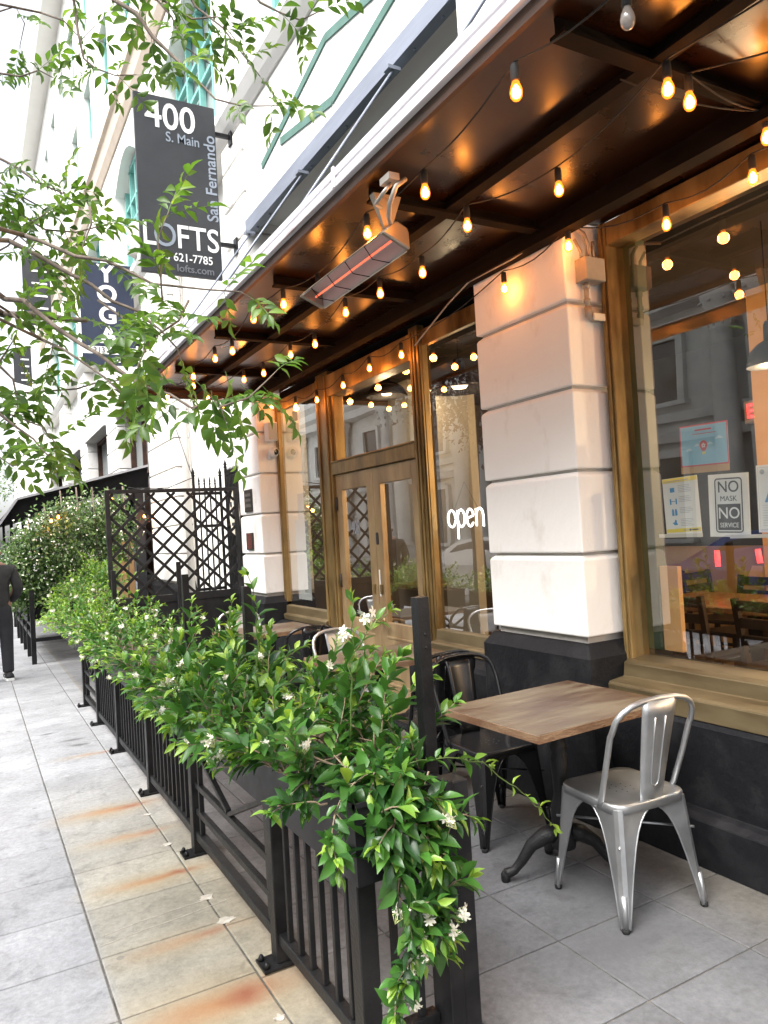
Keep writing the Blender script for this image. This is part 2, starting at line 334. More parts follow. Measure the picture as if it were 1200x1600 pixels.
# ================================================================== GROUND
m, n, b = _new('paving_slab'); MT['slab'] = m
def _slab_nodes():
    geo = n.nodes.new('ShaderNodeNewGeometry'); at = n.nodes.new('ShaderNodeAttribute'); at.attribute_name = 'tint'
    sep = n.nodes.new('ShaderNodeSeparateXYZ'); n.links.new(geo.outputs['Position'], sep.inputs[0])
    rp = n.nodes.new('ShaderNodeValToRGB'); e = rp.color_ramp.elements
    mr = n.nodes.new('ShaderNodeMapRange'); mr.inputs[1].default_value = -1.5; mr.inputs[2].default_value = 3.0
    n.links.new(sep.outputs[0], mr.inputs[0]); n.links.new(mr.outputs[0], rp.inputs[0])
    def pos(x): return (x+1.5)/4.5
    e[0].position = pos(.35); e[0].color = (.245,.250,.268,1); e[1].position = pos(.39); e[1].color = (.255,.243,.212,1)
    for x, c in ((.95,(.245,.223,.175)), (1.02,(.175,.177,.186)), (1.45,(.150,.152,.160)), (1.85,(.118,.121,.130)), (2.3,(.102,.104,.111)), (2.62,(.118,.112,.10))):  # patio grey; paler steps street-side put the sky light into the colour
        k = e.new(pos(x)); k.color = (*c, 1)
    # farther along the walk the yellow tone gives way to grey
    far = n.nodes.new('ShaderNodeMapRange'); far.inputs[1].default_value = 3.6; far.inputs[2].default_value = 5.6
    n.links.new(sep.outputs[1], far.inputs[0])
    xm = n.nodes.new('ShaderNodeMath'); xm.operation = 'LESS_THAN'; xm.inputs[1].default_value = .98; n.links.new(sep.outputs[0], xm.inputs[0])
    fm = n.nodes.new('ShaderNodeMath'); fm.operation = 'MULTIPLY'; n.links.new(far.outputs[0], fm.inputs[0]); n.links.new(xm.outputs[0], fm.inputs[1])
    m1 = n.nodes.new('ShaderNodeMixRGB'); m1.inputs[2].default_value = (.245,.250,.264,1); n.links.new(fm.outputs[0], m1.inputs[0]); n.links.new(rp.outputs[0], m1.inputs[1])
    cur = m1.outputs[0]
    nz = n.nodes.new('ShaderNodeTexNoise'); nz.inputs['Scale'].default_value = 2.3; nz.inputs['Detail'].default_value = 9; nz.inputs['Roughness'].default_value = .68
    n.links.new(geo.outputs['Position'], nz.inputs[0])
    mv = n.nodes.new('ShaderNodeMapRange'); mv.inputs[1].default_value = .3; mv.inputs[2].default_value = .7; mv.inputs[3].default_value = .74; mv.inputs[4].default_value = 1.22
    n.links.new(nz.outputs[0], mv.inputs[0])
    tv = n.nodes.new('ShaderNodeMapRange'); tv.inputs[3].default_value = .90; tv.inputs[4].default_value = 1.10; n.links.new(at.outputs['Fac'], tv.inputs[0])
    mm = n.nodes.new('ShaderNodeMath'); mm.operation = 'MULTIPLY'; n.links.new(mv.outputs[0], mm.inputs[0]); n.links.new(tv.outputs[0], mm.inputs[1])
    sc = n.nodes.new('ShaderNodeVectorMath'); sc.operation = 'SCALE'; n.links.new(cur, sc.inputs[0]); n.links.new(mm.outputs[0], sc.inputs['Scale'])
    cur = sc.outputs[0]
    n3 = n.nodes.new('ShaderNodeTexNoise'); n3.inputs['Scale'].default_value = 38; n3.inputs['Detail'].default_value = 8; n3.inputs['Roughness'].default_value = .75; n.links.new(geo.outputs['Position'], n3.inputs[0])
    m3 = n.nodes.new('ShaderNodeMapRange'); m3.inputs[1].default_value = .3; m3.inputs[2].default_value = .7; m3.inputs[3].default_value = .76; m3.inputs[4].default_value = 1.24; n.links.new(n3.outputs[0], m3.inputs[0])
    n4 = n.nodes.new('ShaderNodeTexNoise'); n4.inputs['Scale'].default_value = 7; n4.inputs['Detail'].default_value = 7; n4.inputs['Roughness'].default_value = .7; n4.inputs['Distortion'].default_value = .6; n.links.new(geo.outputs['Position'], n4.inputs[0])
    m4 = n.nodes.new('ShaderNodeMapRange'); m4.inputs[1].default_value = .52; m4.inputs[2].default_value = .72; m4.inputs[3].default_value = 1.06; m4.inputs[4].default_value = .66; n.links.new(n4.outputs[0], m4.inputs[0])
    m5 = n.nodes.new('ShaderNodeMath'); m5.operation = 'MULTIPLY'; n.links.new(m3.outputs[0], m5.inputs[0]); n.links.new(m4.outputs[0], m5.inputs[1])
    s3 = n.nodes.new('ShaderNodeVectorMath'); s3.operation = 'SCALE'; n.links.new(cur, s3.inputs[0]); n.links.new(m5.outputs[0], s3.inputs['Scale']); cur = s3.outputs[0]
    # rust streaks: elongated blobs washing away from the railing feet, each at its own place
    def blob(cx, cy, rx, ry, col, amt, cur, rot=0, pw=1.3):
        mp = n.nodes.new('ShaderNodeMapping'); mp.vector_type = 'TEXTURE'; mp.inputs['Location'].default_value = (cx, cy, 0); mp.inputs['Scale'].default_value = (rx, ry, 1); mp.inputs['Rotation'].default_value = (0,0,rot)
        wn = n.nodes.new('ShaderNodeTexNoise'); wn.inputs['Scale'].default_value = 9; wn.inputs['Detail'].default_value = 4; n.links.new(geo.outputs['Position'], wn.inputs[0])
        ws = n.nodes.new('ShaderNodeVectorMath'); ws.operation = 'MULTIPLY_ADD'; ws.inputs[1].default_value = (.10,.07,0); n.links.new(wn.outputs['Color'], ws.inputs[0]); n.links.new(geo.outputs['Position'], ws.inputs[2])
        sb = n.nodes.new('ShaderNodeVectorMath'); sb.operation = 'SUBTRACT'; sb.inputs[1].default_value = (.05,.035,0); n.links.new(ws.outputs[0], sb.inputs[0])
        n.links.new(sb.outputs[0], mp.inputs[0])
        g = n.nodes.new('ShaderNodeTexGradient'); g.gradient_type = 'SPHERICAL'; n.links.new(mp.outputs[0], g.inputs[0])
        p = n.nodes.new('ShaderNodeMath'); p.operation = 'POWER'; p.inputs[1].default_value = pw; n.links.new(g.outputs['Fac'], p.inputs[0])
        q = n.nodes.new('ShaderNodeMath'); q.operation = 'MULTIPLY'; q.inputs[1].default_value = amt; q.use_clamp = True; n.links.new(p.outputs[0], q.inputs[0])
        mx = n.nodes.new('ShaderNodeMixRGB'); mx.inputs[2].default_value = (*col, 1); n.links.new(q.outputs[0], mx.inputs[0]); n.links.new(cur, mx.inputs[1]); return mx.outputs[0]
    for (cx, cy, rx, ry, a) in ((.62,2.50,.42,.14,.95),(.64,2.97,.32,.07,.55),(.66,3.59,.32,.065,.95),(.64,4.18,.30,.055,.6),(.63,4.66,.34,.085,.85),(.68,6.0,.24,.05,.5)):
        cur = blob(cx, cy, rx*1.25, ry*2.2, (.32,.235,.12), a*.75, cur)
        cur = blob(cx+.05, cy+.01, rx, ry*.85, (.27,.125,.055), a*.95, cur)
        cur = blob(cx+.14, cy+.012, rx*.28, ry*.6, (.20,.055,.028), a*.9, cur)
    for (cx, cy, rx, ry) in ((.66,6.55,.13,.05),(.69,6.35,.10,.05),(.5,6.9,.1,.04)):
        cur = blob(cx, cy, rx, ry, (.08,.08,.085), 1.4, cur)
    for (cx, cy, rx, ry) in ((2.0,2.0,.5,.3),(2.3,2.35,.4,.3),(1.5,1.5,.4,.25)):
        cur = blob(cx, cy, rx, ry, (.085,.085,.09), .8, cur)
    # scattered dark spots (gum, grit)
    vo = n.nodes.new('ShaderNodeTexVoronoi'); vo.inputs['Scale'].default_value = 3.1; n.links.new(geo.outputs['Position'], vo.inputs['Vector'])
    lt = n.nodes.new('ShaderNodeMath'); lt.operation = 'LESS_THAN'; lt.inputs[1].default_value = .045; n.links.new(vo.outputs['Distance'], lt.inputs[0])
    q = n.nodes.new('ShaderNodeMath'); q.operation = 'MULTIPLY'; q.inputs[1].default_value = .4; n.links.new(lt.outputs[0], q.inputs[0])
    mx = n.nodes.new('ShaderNodeMixRGB'); mx.inputs[2].default_value = (.07,.07,.075,1); n.links.new(q.outputs[0], mx.inputs[0]); n.links.new(cur, mx.inputs[1])
    n.links.new(mx.outputs[0], b.inputs['Base Color'])
    b.inputs['Roughness'].default_value = .72
    nf = n.nodes.new('ShaderNodeTexNoise'); nf.inputs['Scale'].default_value = 70; nf.inputs['Detail'].default_value = 6; n.links.new(geo.outputs['Position'], nf.inputs[0])
    bp = n.nodes.new('ShaderNodeBump'); bp.inputs['Strength'].default_value = .35; bp.inputs['Distance'].default_value = .006; n.links.new(nf.outputs[0], bp.inputs['Height']); n.links.new(bp.outputs[0], b.inputs['Normal'])
_slab_nodes()
def paving():
    g = .0036
    xs = [-2.14,-1.64,-1.14,-.64,-.135,.367,.835,1.335,1.835,2.345,2.86]
    V = []; Fc = []; T = []
    for i in range(len(xs)-1):
        off = 0 if xs[i] < .8 else -.045
        k0 = -14; 
        for k in range(k0, 150):
            y0 = 2.62+.4195*k+off; y1 = y0+.4195
            if xs[i] > 1.2 and y0 > 40: continue
            t = random.random(); a = len(V); c = .004
            x0, x1, Y0, Y1 = xs[i]+g, xs[i+1]-g, y0+g, y1-g
            V += [(x0,Y0,-.012),(x1,Y0,-.012),(x1,Y1,-.012),(x0,Y1,-.012),(x0,Y0,-.003),(x1,Y0,-.003),(x1,Y1,-.003),(x0,Y1,-.003),
                  (x0+c,Y0+c,0),(x1-c,Y0+c,0),(x1-c,Y1-c,0),(x0+c,Y1-c,0)]
            T += [t]*12
            Fc += [(a+8,a+9,a+10,a+11)]
            for q in range(4):
                r = (q+1) % 4
                Fc += [(a+q,a+r,a+4+r,a+4+q),(a+4+q,a+4+r,a+8+r,a+8+q)]
    me = bpy.data.meshes.new('sidewalk'); me.from_pydata(V, [], Fc); at = me.attributes.new('tint', 'FLOAT', 'POINT'); at.data.foreach_set('value', T)
    me.materials.append(MT['slab']); o = bpy.data.objects.new('sidewalk', me); COL.objects.link(o); ctx(o, None, None, kind='structure')
    ctx(MB().box(-2.14,-3.4,-.10,3.0,66,-.006).build('sidewalk_bed', 'grout'), None, None, kind='structure')
    mk = MB().box(-2.34,-3.4,-.3,-2.145,66,-.002)
    ctx(mk.build('kerb', 'kerb', bevel=.015), None, None, kind='structure')
    ctx(MB().add([(-400,-300,-.16),(400,-300,-.16),(400,700,-.16),(-400,700,-.16)], [(0,1,2,3)]).build('ground', 'asphalt'), None, None, kind='structure')
    ctx(MB().box(-14.2,-20,-.3,-11.6,80,-.01).build('far_sidewalk', 'kerb', bevel=.015), None, None, kind='structure')
    mk = MB()
    for k in range(14): mk.box(-6.95,-10+5*k,-.158,-6.82,-7.5+5*k,-.156)
    ctx(mk.build('road_marking', 'yellowp'), None, None, kind='structure')
    # small white putty patches on the joints
    for i, (x, y, s) in enumerate(((.835,3.26,.05),(.85,3.03,.05),(.82,3.95,.035),(.82,4.45,.03),(.81,2.33,.03))):
        mb = MB(); P = [(x+s*.75*rnd(.35,1.15)*math.cos(a)*1.1, y+s*.7*rnd(.3,1.0)*math.sin(a)) for a in [k*2*PI/17 for k in range(17)]]
        mb.prism(P, 'z', .0005, .0035); o = at_base(mb.build('putty_patch', 'putty'))
        ctx(o, ['broken white putty patch on the paving joint, biggest one by the braced railing panel', 'white putty patch on the joint just nearer than the big broken patch', 'white putty patch on the joint by the second railing foot', 'farthest white putty patch on the joint by the railing', 'nearest white putty patch at the bottom edge beside the railing foot'][i], 'putty patch', 'white putty patches on the paving joint')
    for j, pts in enumerate(([(.40,3.20),(.55,3.235),(.70,3.245),(.86,3.25)], [(.38,3.13),(.55,3.15),(.7,3.165),(.9,3.20)])):
        mb = MB(); q = [Vector((x, y+rnd(-.004,.004), .0015)) for x, y in pts]
        for a, c in zip(q, q[1:]): mb.bar(a, c, .0022, .003)
        ctx(at_base(mb.build('putty_line', 'putty')), ['thin white putty line across the slab, farther of the two', 'thin white putty line across the slab, nearer of the two'][j], 'putty line', 'white putty lines across the slab')
paving()
# ================================================================== BUILDING
XW = 2.72
bld = thing('corner_building', 'white rusticated building with brass shopfront, charcoal base and tall upper windows', 'building', (XW, 5, 0))
PIL = [(-1.6,-.8), (2.82,3.60), (7.55,8.25), (11.2,13.0), (15.9,17.2), (20.3,21.6), (25,26.3), (30,31.5)]
GR = [.935, 1.367, 1.80, 2.232, 2.675, 3.115, 3.55, 3.985, 4.42, 4.855, 5.29, 5.75]
def pillar(y0, y1, i):
    mb = MB()
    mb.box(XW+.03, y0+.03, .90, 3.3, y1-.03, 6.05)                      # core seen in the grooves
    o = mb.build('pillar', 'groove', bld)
    mb = MB()
    for a, c in zip(GR, GR[1:]+[6.05]):
        z0, z1 = a+.006, c-.030
        # block: vertical face, sloping lower shoulder gives the wide shaded groove
        vs = []
        for z, d in ((z0, .0), (z1, .0), (c-.008, .026)):
            vs += [(XW+d, y0+d, z), (3.29, y0+d, z), (3.29, y1-d, z), (XW+d, y1-d, z)]
        fs = [(0,1,2,3), (8,9,10,11)]
        for q in (0, 4):
            for k in range(4): fs.append((q+k, q+(k+1) % 4, q+4+(k+1) % 4, q+4+k))
        mb.add(vs, fs)
    mb.build('rusticated_block', 'stucco', o, bevel=.008, seg=2)
    mb = MB(); x0 = XW-.05; e = .05
    vs = []
    for z, d in ((0, 0), (.84, 0), (.905, .045)):
        vs += [(x0+d, y0-e+d, z), (3.28, y0-e+d, z), (3.28, y1+e-d, z), (x0+d, y1+e-d, z)]
    fs = [(3,2,1,0), (8,9,10,11)]
    for q in (0, 4):
        for k in range(4): fs.append((q+k, q+(k+1) % 4, q+4+(k+1) % 4, q+4+k))
    mb.add(vs, fs); mb.build('pillar_base', 'charcoal', o, bevel=.012, seg=2)
for i, (a, c) in enumerate(PIL): pillar(a, c, i)
# dark plinth walls below the glazing
def plinth(y0, y1, top=.655):
    mb = MB(); mb.prism([(2.725,0),(2.725,.205),(2.755,.225),(2.785,.235),(2.785,top-.06),(2.80,top-.03),(2.86,top),(3.25,top),(3.25,0)], 'y', y0, y1)
    mb.build('plinth_wall', 'charcoal', bld, bevel=.004)
plinth(-.75, 2.77); plinth(3.65, 4.74); plinth(6.40, 7.50)
# --- window A
GX = 3.03
def win_unit(name, y0, y1, z0, z1, jam=.10, gm='glass', m='brass', xf=2.945, xb=3.075, GX=GX):
    mb = MB()
    for (a, c) in ((y0, y0+jam), (y1-jam, y1)):
        mb.box(xf, a, z0, xb, c, z1); 
        mb.box(xf-.014, a+.3*jam, z0, xf+.002, c-.3*jam, z1)
    mb.box(xf+.005, y0+jam, z1-.12, xb-.005, y1-jam, z1)
    o = mb.build(name, m, bld, bevel=.004)
    ya, yb = y0+jam-.01, y1-jam+.01
    g = MB().add([(GX,ya,z0-.02),(GX,yb,z0-.02),(GX,yb,z1-.1),(GX,ya,z1-.1)], [(0,1,2,3)]).build('pane', gm, o)
    return o
wa = win_unit('shop_window', -.70, 2.80, .70, 3.08, jam=.055)
mb = MB()
mb.prism([(2.79,.62),(2.783,.71),(2.795,.722),(2.895,.733),(2.905,.80),(2.93,.815),(3.06,.825),(3.06,.62)], 'y', -.75, 2.768)
mb.build('window_sill', 'brassH', wa, bevel=.004)
wb = win_unit('entrance_side_window', 3.62, 4.575, .72, 3.0, jam=.02, xf=2.94, xb=2.99, GX=2.97)
MB().prism([(2.90,.66),(2.893,.71),(2.905,.72),(2.928,.725),(2.932,.805),(2.985,.812),(2.985,.66)], 'y', 3.65, 4.60).build('window_sill', 'brassH', wb, bevel=.004)
wc = win_unit('entrance_side_window', 6.42, 7.55, .72, 3.0, jam=.05, xf=2.94, xb=2.99, GX=2.97)
MB().prism([(2.90,.66),(2.893,.71),(2.905,.72),(2.928,.725),(2.932,.805),(2.985,.812),(2.985,.66)], 'y', 6.42, 7.50).build('window_sill', 'brassH', wc, bevel=.004)
# --- entrance posts, transom, doors
mb = MB()
for (a, c, bk) in ((4.578, 4.70, 2.985), (6.16, 6.418, 3.04)):
    mb.box(2.92, a, 0, bk, c, 3.04); mb.box(2.905, a+.03, 0, 2.922, a+.05, 3.0); mb.box(2.905, c-.05, 0, 2.922, c-.03, 3.0)
mb.box(2.92, 4.702, 2.075, 3.07, 6.158, 2.20); mb.box(2.905, 4.702, 2.185, 2.922, 6.158, 2.20)
mb.box(2.92, 4.702, 2.80, 3.07, 6.158, 3.0)
mb.box(2.95, 4.702, 2.20, 3.05, 4.75, 2.80); mb.box(2.95, 6.11, 2.20, 3.05, 6.158, 2.80)
ent = mb.build('entrance_frame', 'brass', bld, bevel=.004)
MB().add([(3.0,4.74,2.19),(3.0,6.12,2.19),(3.0,6.12,2.82),(3.0,4.74,2.82)], [(0,1,2,3)]).build('transom_pane', 'glassd', ent)
def door(y0, y1, hinge_low):
    mb = MB(); st = .115; X0, X1 = 2.95, 3.0
    mb.box(X0, y0, .02, X1, y0+st, 2.07); mb.box(X0, y1-st, .02, X1, y1, 2.07)
    mb.box(X0, y0+st, 1.93, X1, y1-st, 2.07); mb.box(X0, y0+st, .02, X1, y1-st, .79)
    mb.box(X0-.006, y0+st-.02, .28, X0, y1-st+.02, .30); mb.box(X0-.006, y0+st-.02, .66, X0, y1-st+.02, .68)
    d = mb.build('door', 'doorwood', bld, bevel=.004)
    MB().add([(2.972,y0+st-.01,.78),(2.972,y1-st+.01,.78),(2.972,y1-st+.01,1.94),(2.972,y0+st-.01,1.94)], [(0,1,2,3)]).build('pane', 'glassd', d)
    yh = y1-.06 if hinge_low else y0+.06
    sg = -1 if hinge_low else 1
    hb = MB().tube([(2.945,yh,.80),(2.90,yh,.80),(2.885,yh+sg*.03,.80),(2.885,yh+sg*.14,.795)], .011, 8).lathe([(.028,0),(.028,.008)], (2.942,yh,.80), 12, axis='x')
    hb.build('handle', 'doorwood', d)
    k = MB().box(2.938, yh-.02, 1.02, 2.95, yh+.02, 1.10).build('keyplate', 'brass', d, bevel=.003)
    ye = y0+.015 if hinge_low else y1-.015
    for z in (.5, 1.05, 1.75): MB().tube([(2.945,ye,z),(2.945,ye,z+.12)], .011, 8).build('hinge', 'indark', d)
    return d
dr = door(4.705, 5.440, True); dl = door(5.446, 6.155, False)
MB().box(2.943, 5.39, 1.43, 2.949, 5.43, 1.53).build('lock_case', 'ink', dr, bevel=.003)
MB().box(2.9465, 5.40, 1.00, 2.949, 5.415, 1.22).build('push_sticker', 'paper', dr)
text('door_number', '408', .17, 'signlgrey', dl, face_mx((2.969, 5.84, 1.58), (0,-1,0), (0,0,1)), .002, 0, .62)
MT['signlgrey'].node_tree.nodes['Principled BSDF'].inputs['Roughness'].default_value = .5
# --- wall above bays (lintels, dark clerestory, upper storeys)
def bay_top(y0, y1):
    mb = MB(); mb.box(3.2, y0, 3.02, 3.28, y1, 4.9); mb.build('clerestory_panel', 'ink', bld)
    mb = MB(); mb.box(3.0, y0, 2.98, 3.3, y1, 3.10); mb.build('header_beam', 'beam', bld)
    mb = MB(); mb.box(2.715, y0+.003, 4.80, 2.80, y1-.003, 4.95)
    for k in range(int((y1-y0)/.35)): mb.lathe([(.012,-.014),(.012,0)], (2.765, y0+.2+.35*k, 4.80), 6)
    mb.build('steel_lintel', 'galv', bld)
    mb = MB(); mb.box(2.95, y0, 3.6, 3.0, y1, 3.72); mb.box(2.93, y0, 4.3, 3.0, y1, 4.38); mb.build('clerestory_rail', 'tealdark', bld)
bay_top(3.60, 7.55); bay_top(-.80, 2.82)
mb = MB()
mb.box(2.95, 8.25, 0, 3.3, 11.2, 6.05)
mb.box(2.95, 13.0, 4.45, 3.3, 15.9, 6.05); mb.box(2.95, 17.2, 4.45, 3.3, 20.3, 6.05); mb.box(2.95, 21.6, 4.45, 3.3, 25, 6.05); mb.box(2.95, 26.3, 4.45, 3.3, 30, 6.05)
for (a, c) in ((13.0,15.9),(17.2,20.3),(21.6,25),(26.3,30)): mb.box(2.95, a, 0, 3.3, c, .9)
mb.box(2.95, 13.0, .9, 3.3, 13.5, 4.45); mb.box(2.95, 31.5, 0, 3.3, 60, 14)
mb.build('recessed_wall', 'upper', bld)
mb = MB()
mb.box(2.74, -1.6, 4.955, 3.29, 8.25-.001, 6.04) if False else None
mb.box(2.745, 3.605, 4.955, 3.25, 7.545, 6.04); mb.box(2.745, -.795, 4.955, 3.25, 2.815, 6.04)
mb.build('spandrel_wall', 'upper', bld)
# street-level windows of the far bays
def far_window(y0, y1, z0, z1, x=3.0, m='doorwood', gl='greyglass', name='window', par=None, mull=1, trans=(.6,)):
    mb = MB(); j = .07
    mb.box(x-.06, y0, z0, x+.04, y0+j, z1); mb.box(x-.06, y1-j, z0, x+.04, y1, z1); mb.box(x-.06, y0+j, z1-j, x+.04, y1-j, z1); mb.box(x-.06, y0+j, z0, x+.04, y1-j, z0+j)
    for k in range(mull):
        yc = y0+(y1-y0)*(k+1)/(mull+1); mb.box(x-.05, yc-.03, z0+j, x+.03, yc+.03, z1-j)
    for t in trans:
        zc = z0+(z1-z0)*t; mb.box(x-.045, y0+j, zc-.025, x+.025, y1-j, zc+.025)
    o = mb.build(name, m, par or bld)
    MB().box(x+.05, y0+.02, z0+.02, x+.06, y1-.02, z1-.02).build('pane', gl, o)
    return o
for (a, c) in ((13.55,15.85),(17.25,20.25),(21.65,24.95),(26.35,29.95)):
    far_window(a, c, .95, 4.2, 3.02, 'rust', 'greyglass', mull=1)
    MB().box(2.66, a-.1, 4.2, 3.0, c+.1, 4.44).build('window_hood', 'greywall', bld)
# belt course
mb = MB(); mb.prism([(2.60,6.22),(2.66,6.12),(2.72,6.06),(3.3,6.06),(3.3,6.32),(2.60,6.32)], 'y', -2, 32); mb.build('belt_course', 'upper', bld)
mb = MB(); mb.box(2.655, -2, 6.135, 2.70, 32, 6.165); mb.build('belt_line', 'beige', bld)
# upper storey piers + windows
UP = [(-1.9,.2),(2.4,4.3),(7.15,8.6),(11.1,13.2),(15.3,17.4),(19.6,21.8),(24.2,26.4),(29,31.5)]
for (a, c) in UP: MB().box(2.80, a, 6.325, 3.3, c, 9.3).build('upper_pier', 'upper', bld)
for (a, c), (d, e) in zip(UP, UP[1:]):
    y0, y1 = c+.002, d-.002
    far_window(y0+.05, y1-.05, 6.5, 8.85, 3.04, 'teal', 'greyglass', 'upper_window', None, 3, (.55,.72))
    # segmental arch head
    P = [(y0, 9.29), (y0, 8.5)]; 
    for k in range(1, 12): t = k/12; P.append((y0+(y1-y0)*t, 8.5+.42*math.sin(PI*t)))
    P += [(y1, 8.5), (y1, 9.29)]
    mb = MB()
    for k in range(1, len(P)-2):
        (ya, za), (yb, zb) = P[k], P[k+1]
        mb.add([(2.80,ya,za),(2.80,yb,zb),(2.80,yb,9.29),(2.80,ya,9.29),(3.2,ya,za),(3.2,yb,zb),(3.2,yb,9.29),(3.2,ya,9.29)], [(0,1,2,3),(4,5,6,7),(0,1,5,4)])
    mb.build('arch_head', 'upper', bld)
    MB().box(2.75, y0-.1, 6.34, 3.25, y1+.1, 6.46).build('upper_sill', 'greywall', bld)
mb = MB(); mb.prism([(2.70,9.45),(2.77,9.31),(3.3,9.31),(3.3,9.9),(2.60,9.9),(2.60,9.74),(2.66,9.70)], 'y', -2, 32); mb.build('cornice', 'beige', bld)
mb = MB(); mb.box(2.80, -2, 9.905, 3.3, 32, 10.9); mb.box(2.80, -2, 12.4, 3.3, 32, 13.6); mb.box(2.80, -2, 15.2, 3.3, 32, 16.6)
for k in range(15):
    y = -2+2.3*k
    mb.box(2.80, y, 10.905, 3.3, min(y+1.25, 32), 12.395); mb.box(2.80, y, 13.605, 3.3, min(y+1.25, 32), 15.195)
mb.build('upper_wall', 'upper', bld)
for k in range(14):
    y = -2+2.3*k+1.27
    for z in (10.95, 13.65): far_window(y, y+1.01, z, z+1.4, 2.98, 'teal', 'greyglass', 'upper_window', None, 1, (.5,))
mb = MB(); mb.prism([(2.3,16.6),(3.3,16.6),(3.3,17.1),(2.2,17.1),(2.2,16.9)], 'y', -2, 32); mb.build('roof_cornice', 'upper', bld)
MB().box(3.32, -3.3, 3.4, 14, 60, 16.5).build('building_core', 'upper', bld)
# lozenge trims painted dark green
mb = MB()
for pl in ([(7.02,5.31),(5.43,5.66),(3.8,5.31)], [(6.5,5.31),(5.37,5.10),(4.2,5.31)]):
    for a, c in zip(pl, pl[1:]): mb.bar((2.742,a[0],a[1]), (2.742,c[0],c[1]), .02, .07, up=(0,0,1))
mb.build('lozenge_trim', 'tealdark', bld)
# entrance bay rough metal behind header; wall face left of brass by pillar 2 covered by reveal
# --- interior shell
mb = MB(); mb.box(3.3, -3, -.05, 9.0, 11.2, .20); mb.build('interior_floor', 'infloor', bld)
mb = MB(); mb.box(3.12, -3, 3.20, 9.0, 11.2, 3.3); mb.build('interior_ceiling', 'indark', bld)
mb = MB(); mb.box(9.0, -3, 0, 9.2, 3.9, 3.2); mb.box(3.3, -3.3, 0, 9.2, -3, 3.2); mb.build('interior_back_wall', 'orange', bld)
mb = MB(); mb.box(6.1, 3.05, .05, 9.0, 3.15, 3.2); mb.box(5.2, 3.16, .05, 5.3, 3.5, 3.2); mb.build('interior_orange_wall', 'orange', bld)
MB().box(6.5, 3.2, .05, 6.6, 8.29, 3.2).build('interior_far_wall', 'indark', bld)
mb = MB(); mb.box(3.3, 8.3, .05, 9.0, 8.4, 3.2); mb.build('interior_dark_wall', 'inwall', bld)
mb = MB(); mb.box(6.02, -1.5, .05, 6.06, 5.3, 1.22); mb.box(5.6, -3, .05, 5.66, -.2, 1.1); mb.build('interior_wainscot', 'tan', bld)
mb = MB(); mb.box(4.6, 5.0, .05, 4.68, 5.8, 3.2); mb.box(3.9, 5.35, .05, 3.98, 5.85, 2.9); mb.box(4.3,7.0,.05,4.38,7.45,3.2); mb.build('interior_partition', 'partition', bld)
mb = MB(); mb.box(3.07, 2.66, .85, 3.14, 2.80, 3.1); o = mb.build('inner_mullion', 'greenp', bld, bevel=.004)
mb = MB(); mb.box(3.09, 2.55, .85, 3.12, 2.66, 1.28); mb.build('inner_board', 'tan', bld)
# ================================================================== CANOPY
can = thing('entrance_canopy', 'dark steel canopy with white weathered fascia over the patio, hung from rods', 'canopy', (2.2, 3, 3.1))
CY0, CY1 = -1.4, 7.62
MB().box(1.56, CY0, 3.10, 2.715, CY1, 3.13).build('soffit_panel', 'soffit', can)
MB().box(2.716, CY0+.62, 3.101, 2.99, 2.815, 3.129).box(2.716, 3.605, 3.101, 2.99, 7.545, 3.129).build('soffit_panel', 'soffit', can)
mb = MB(); mb.prism([(1.525,3.125),(1.519,3.128),(1.519,3.165),(1.530,3.168),(1.530,3.176),(1.519,3.179),(1.519,3.212),(1.525,3.218),(1.56,3.218),(1.56,3.125)], 'y', CY0, CY1)
mb.build('fascia', 'fascia', can)
MB().box(1.545, CY0, 3.075, 1.566, CY1, 3.099).box(1.545, CY0, 3.0995, 1.559, CY1, 3.1245).build('fascia_lip', 'rust', can)
mb = MB(); mb.box(1.50, CY1, 3.02, 2.71, CY1+.05, 3.20); mb.build('end_fascia', 'rust', can)
for y in (.45, 1.67, 2.90, 4.12, 5.34, 6.56):
    MB().box(1.642, y-.032, 3.04, 2.615, y+.032, 3.052).box(1.642, y-.008, 3.0525, 2.615, y+.008, 3.0995).build('cross_beam', 'beam', can)
mb = MB(); mb.box(2.035, CY0, 3.053, 2.098, CY1, 3.063); mb.box(2.055, CY0, 3.063, 2.075, CY1, 3.0993); mb.build('long_beam', 'beam', can)
mb = MB(); mb.box(2.62, CY0, 2.985, 2.70, 7.54, 3.029); mb.box(2.66, CY0, 3.03, 2.70, 7.54, 3.0991)
mb.build('wall_beam', 'beam', can)
for y in (1.4, 3.0, 4.6, 6.2, 7.5): MB().box(1.508, y-.012, 3.12, 1.5185, y+.012, 3.22).build('fascia_clip', 'fascia', can, bevel=.003)
for (ya, yb) in ((4.3,3.7),(5.9,5.2),(7.3,6.6),(2.6,2.2)):
    MB().tube([(2.68,ya,4.72),(1.57,yb,3.225)], .009, 6).box(2.62,ya-.035,4.705,2.72,ya+.035,4.73).build('hanger_rod', 'galv', can)
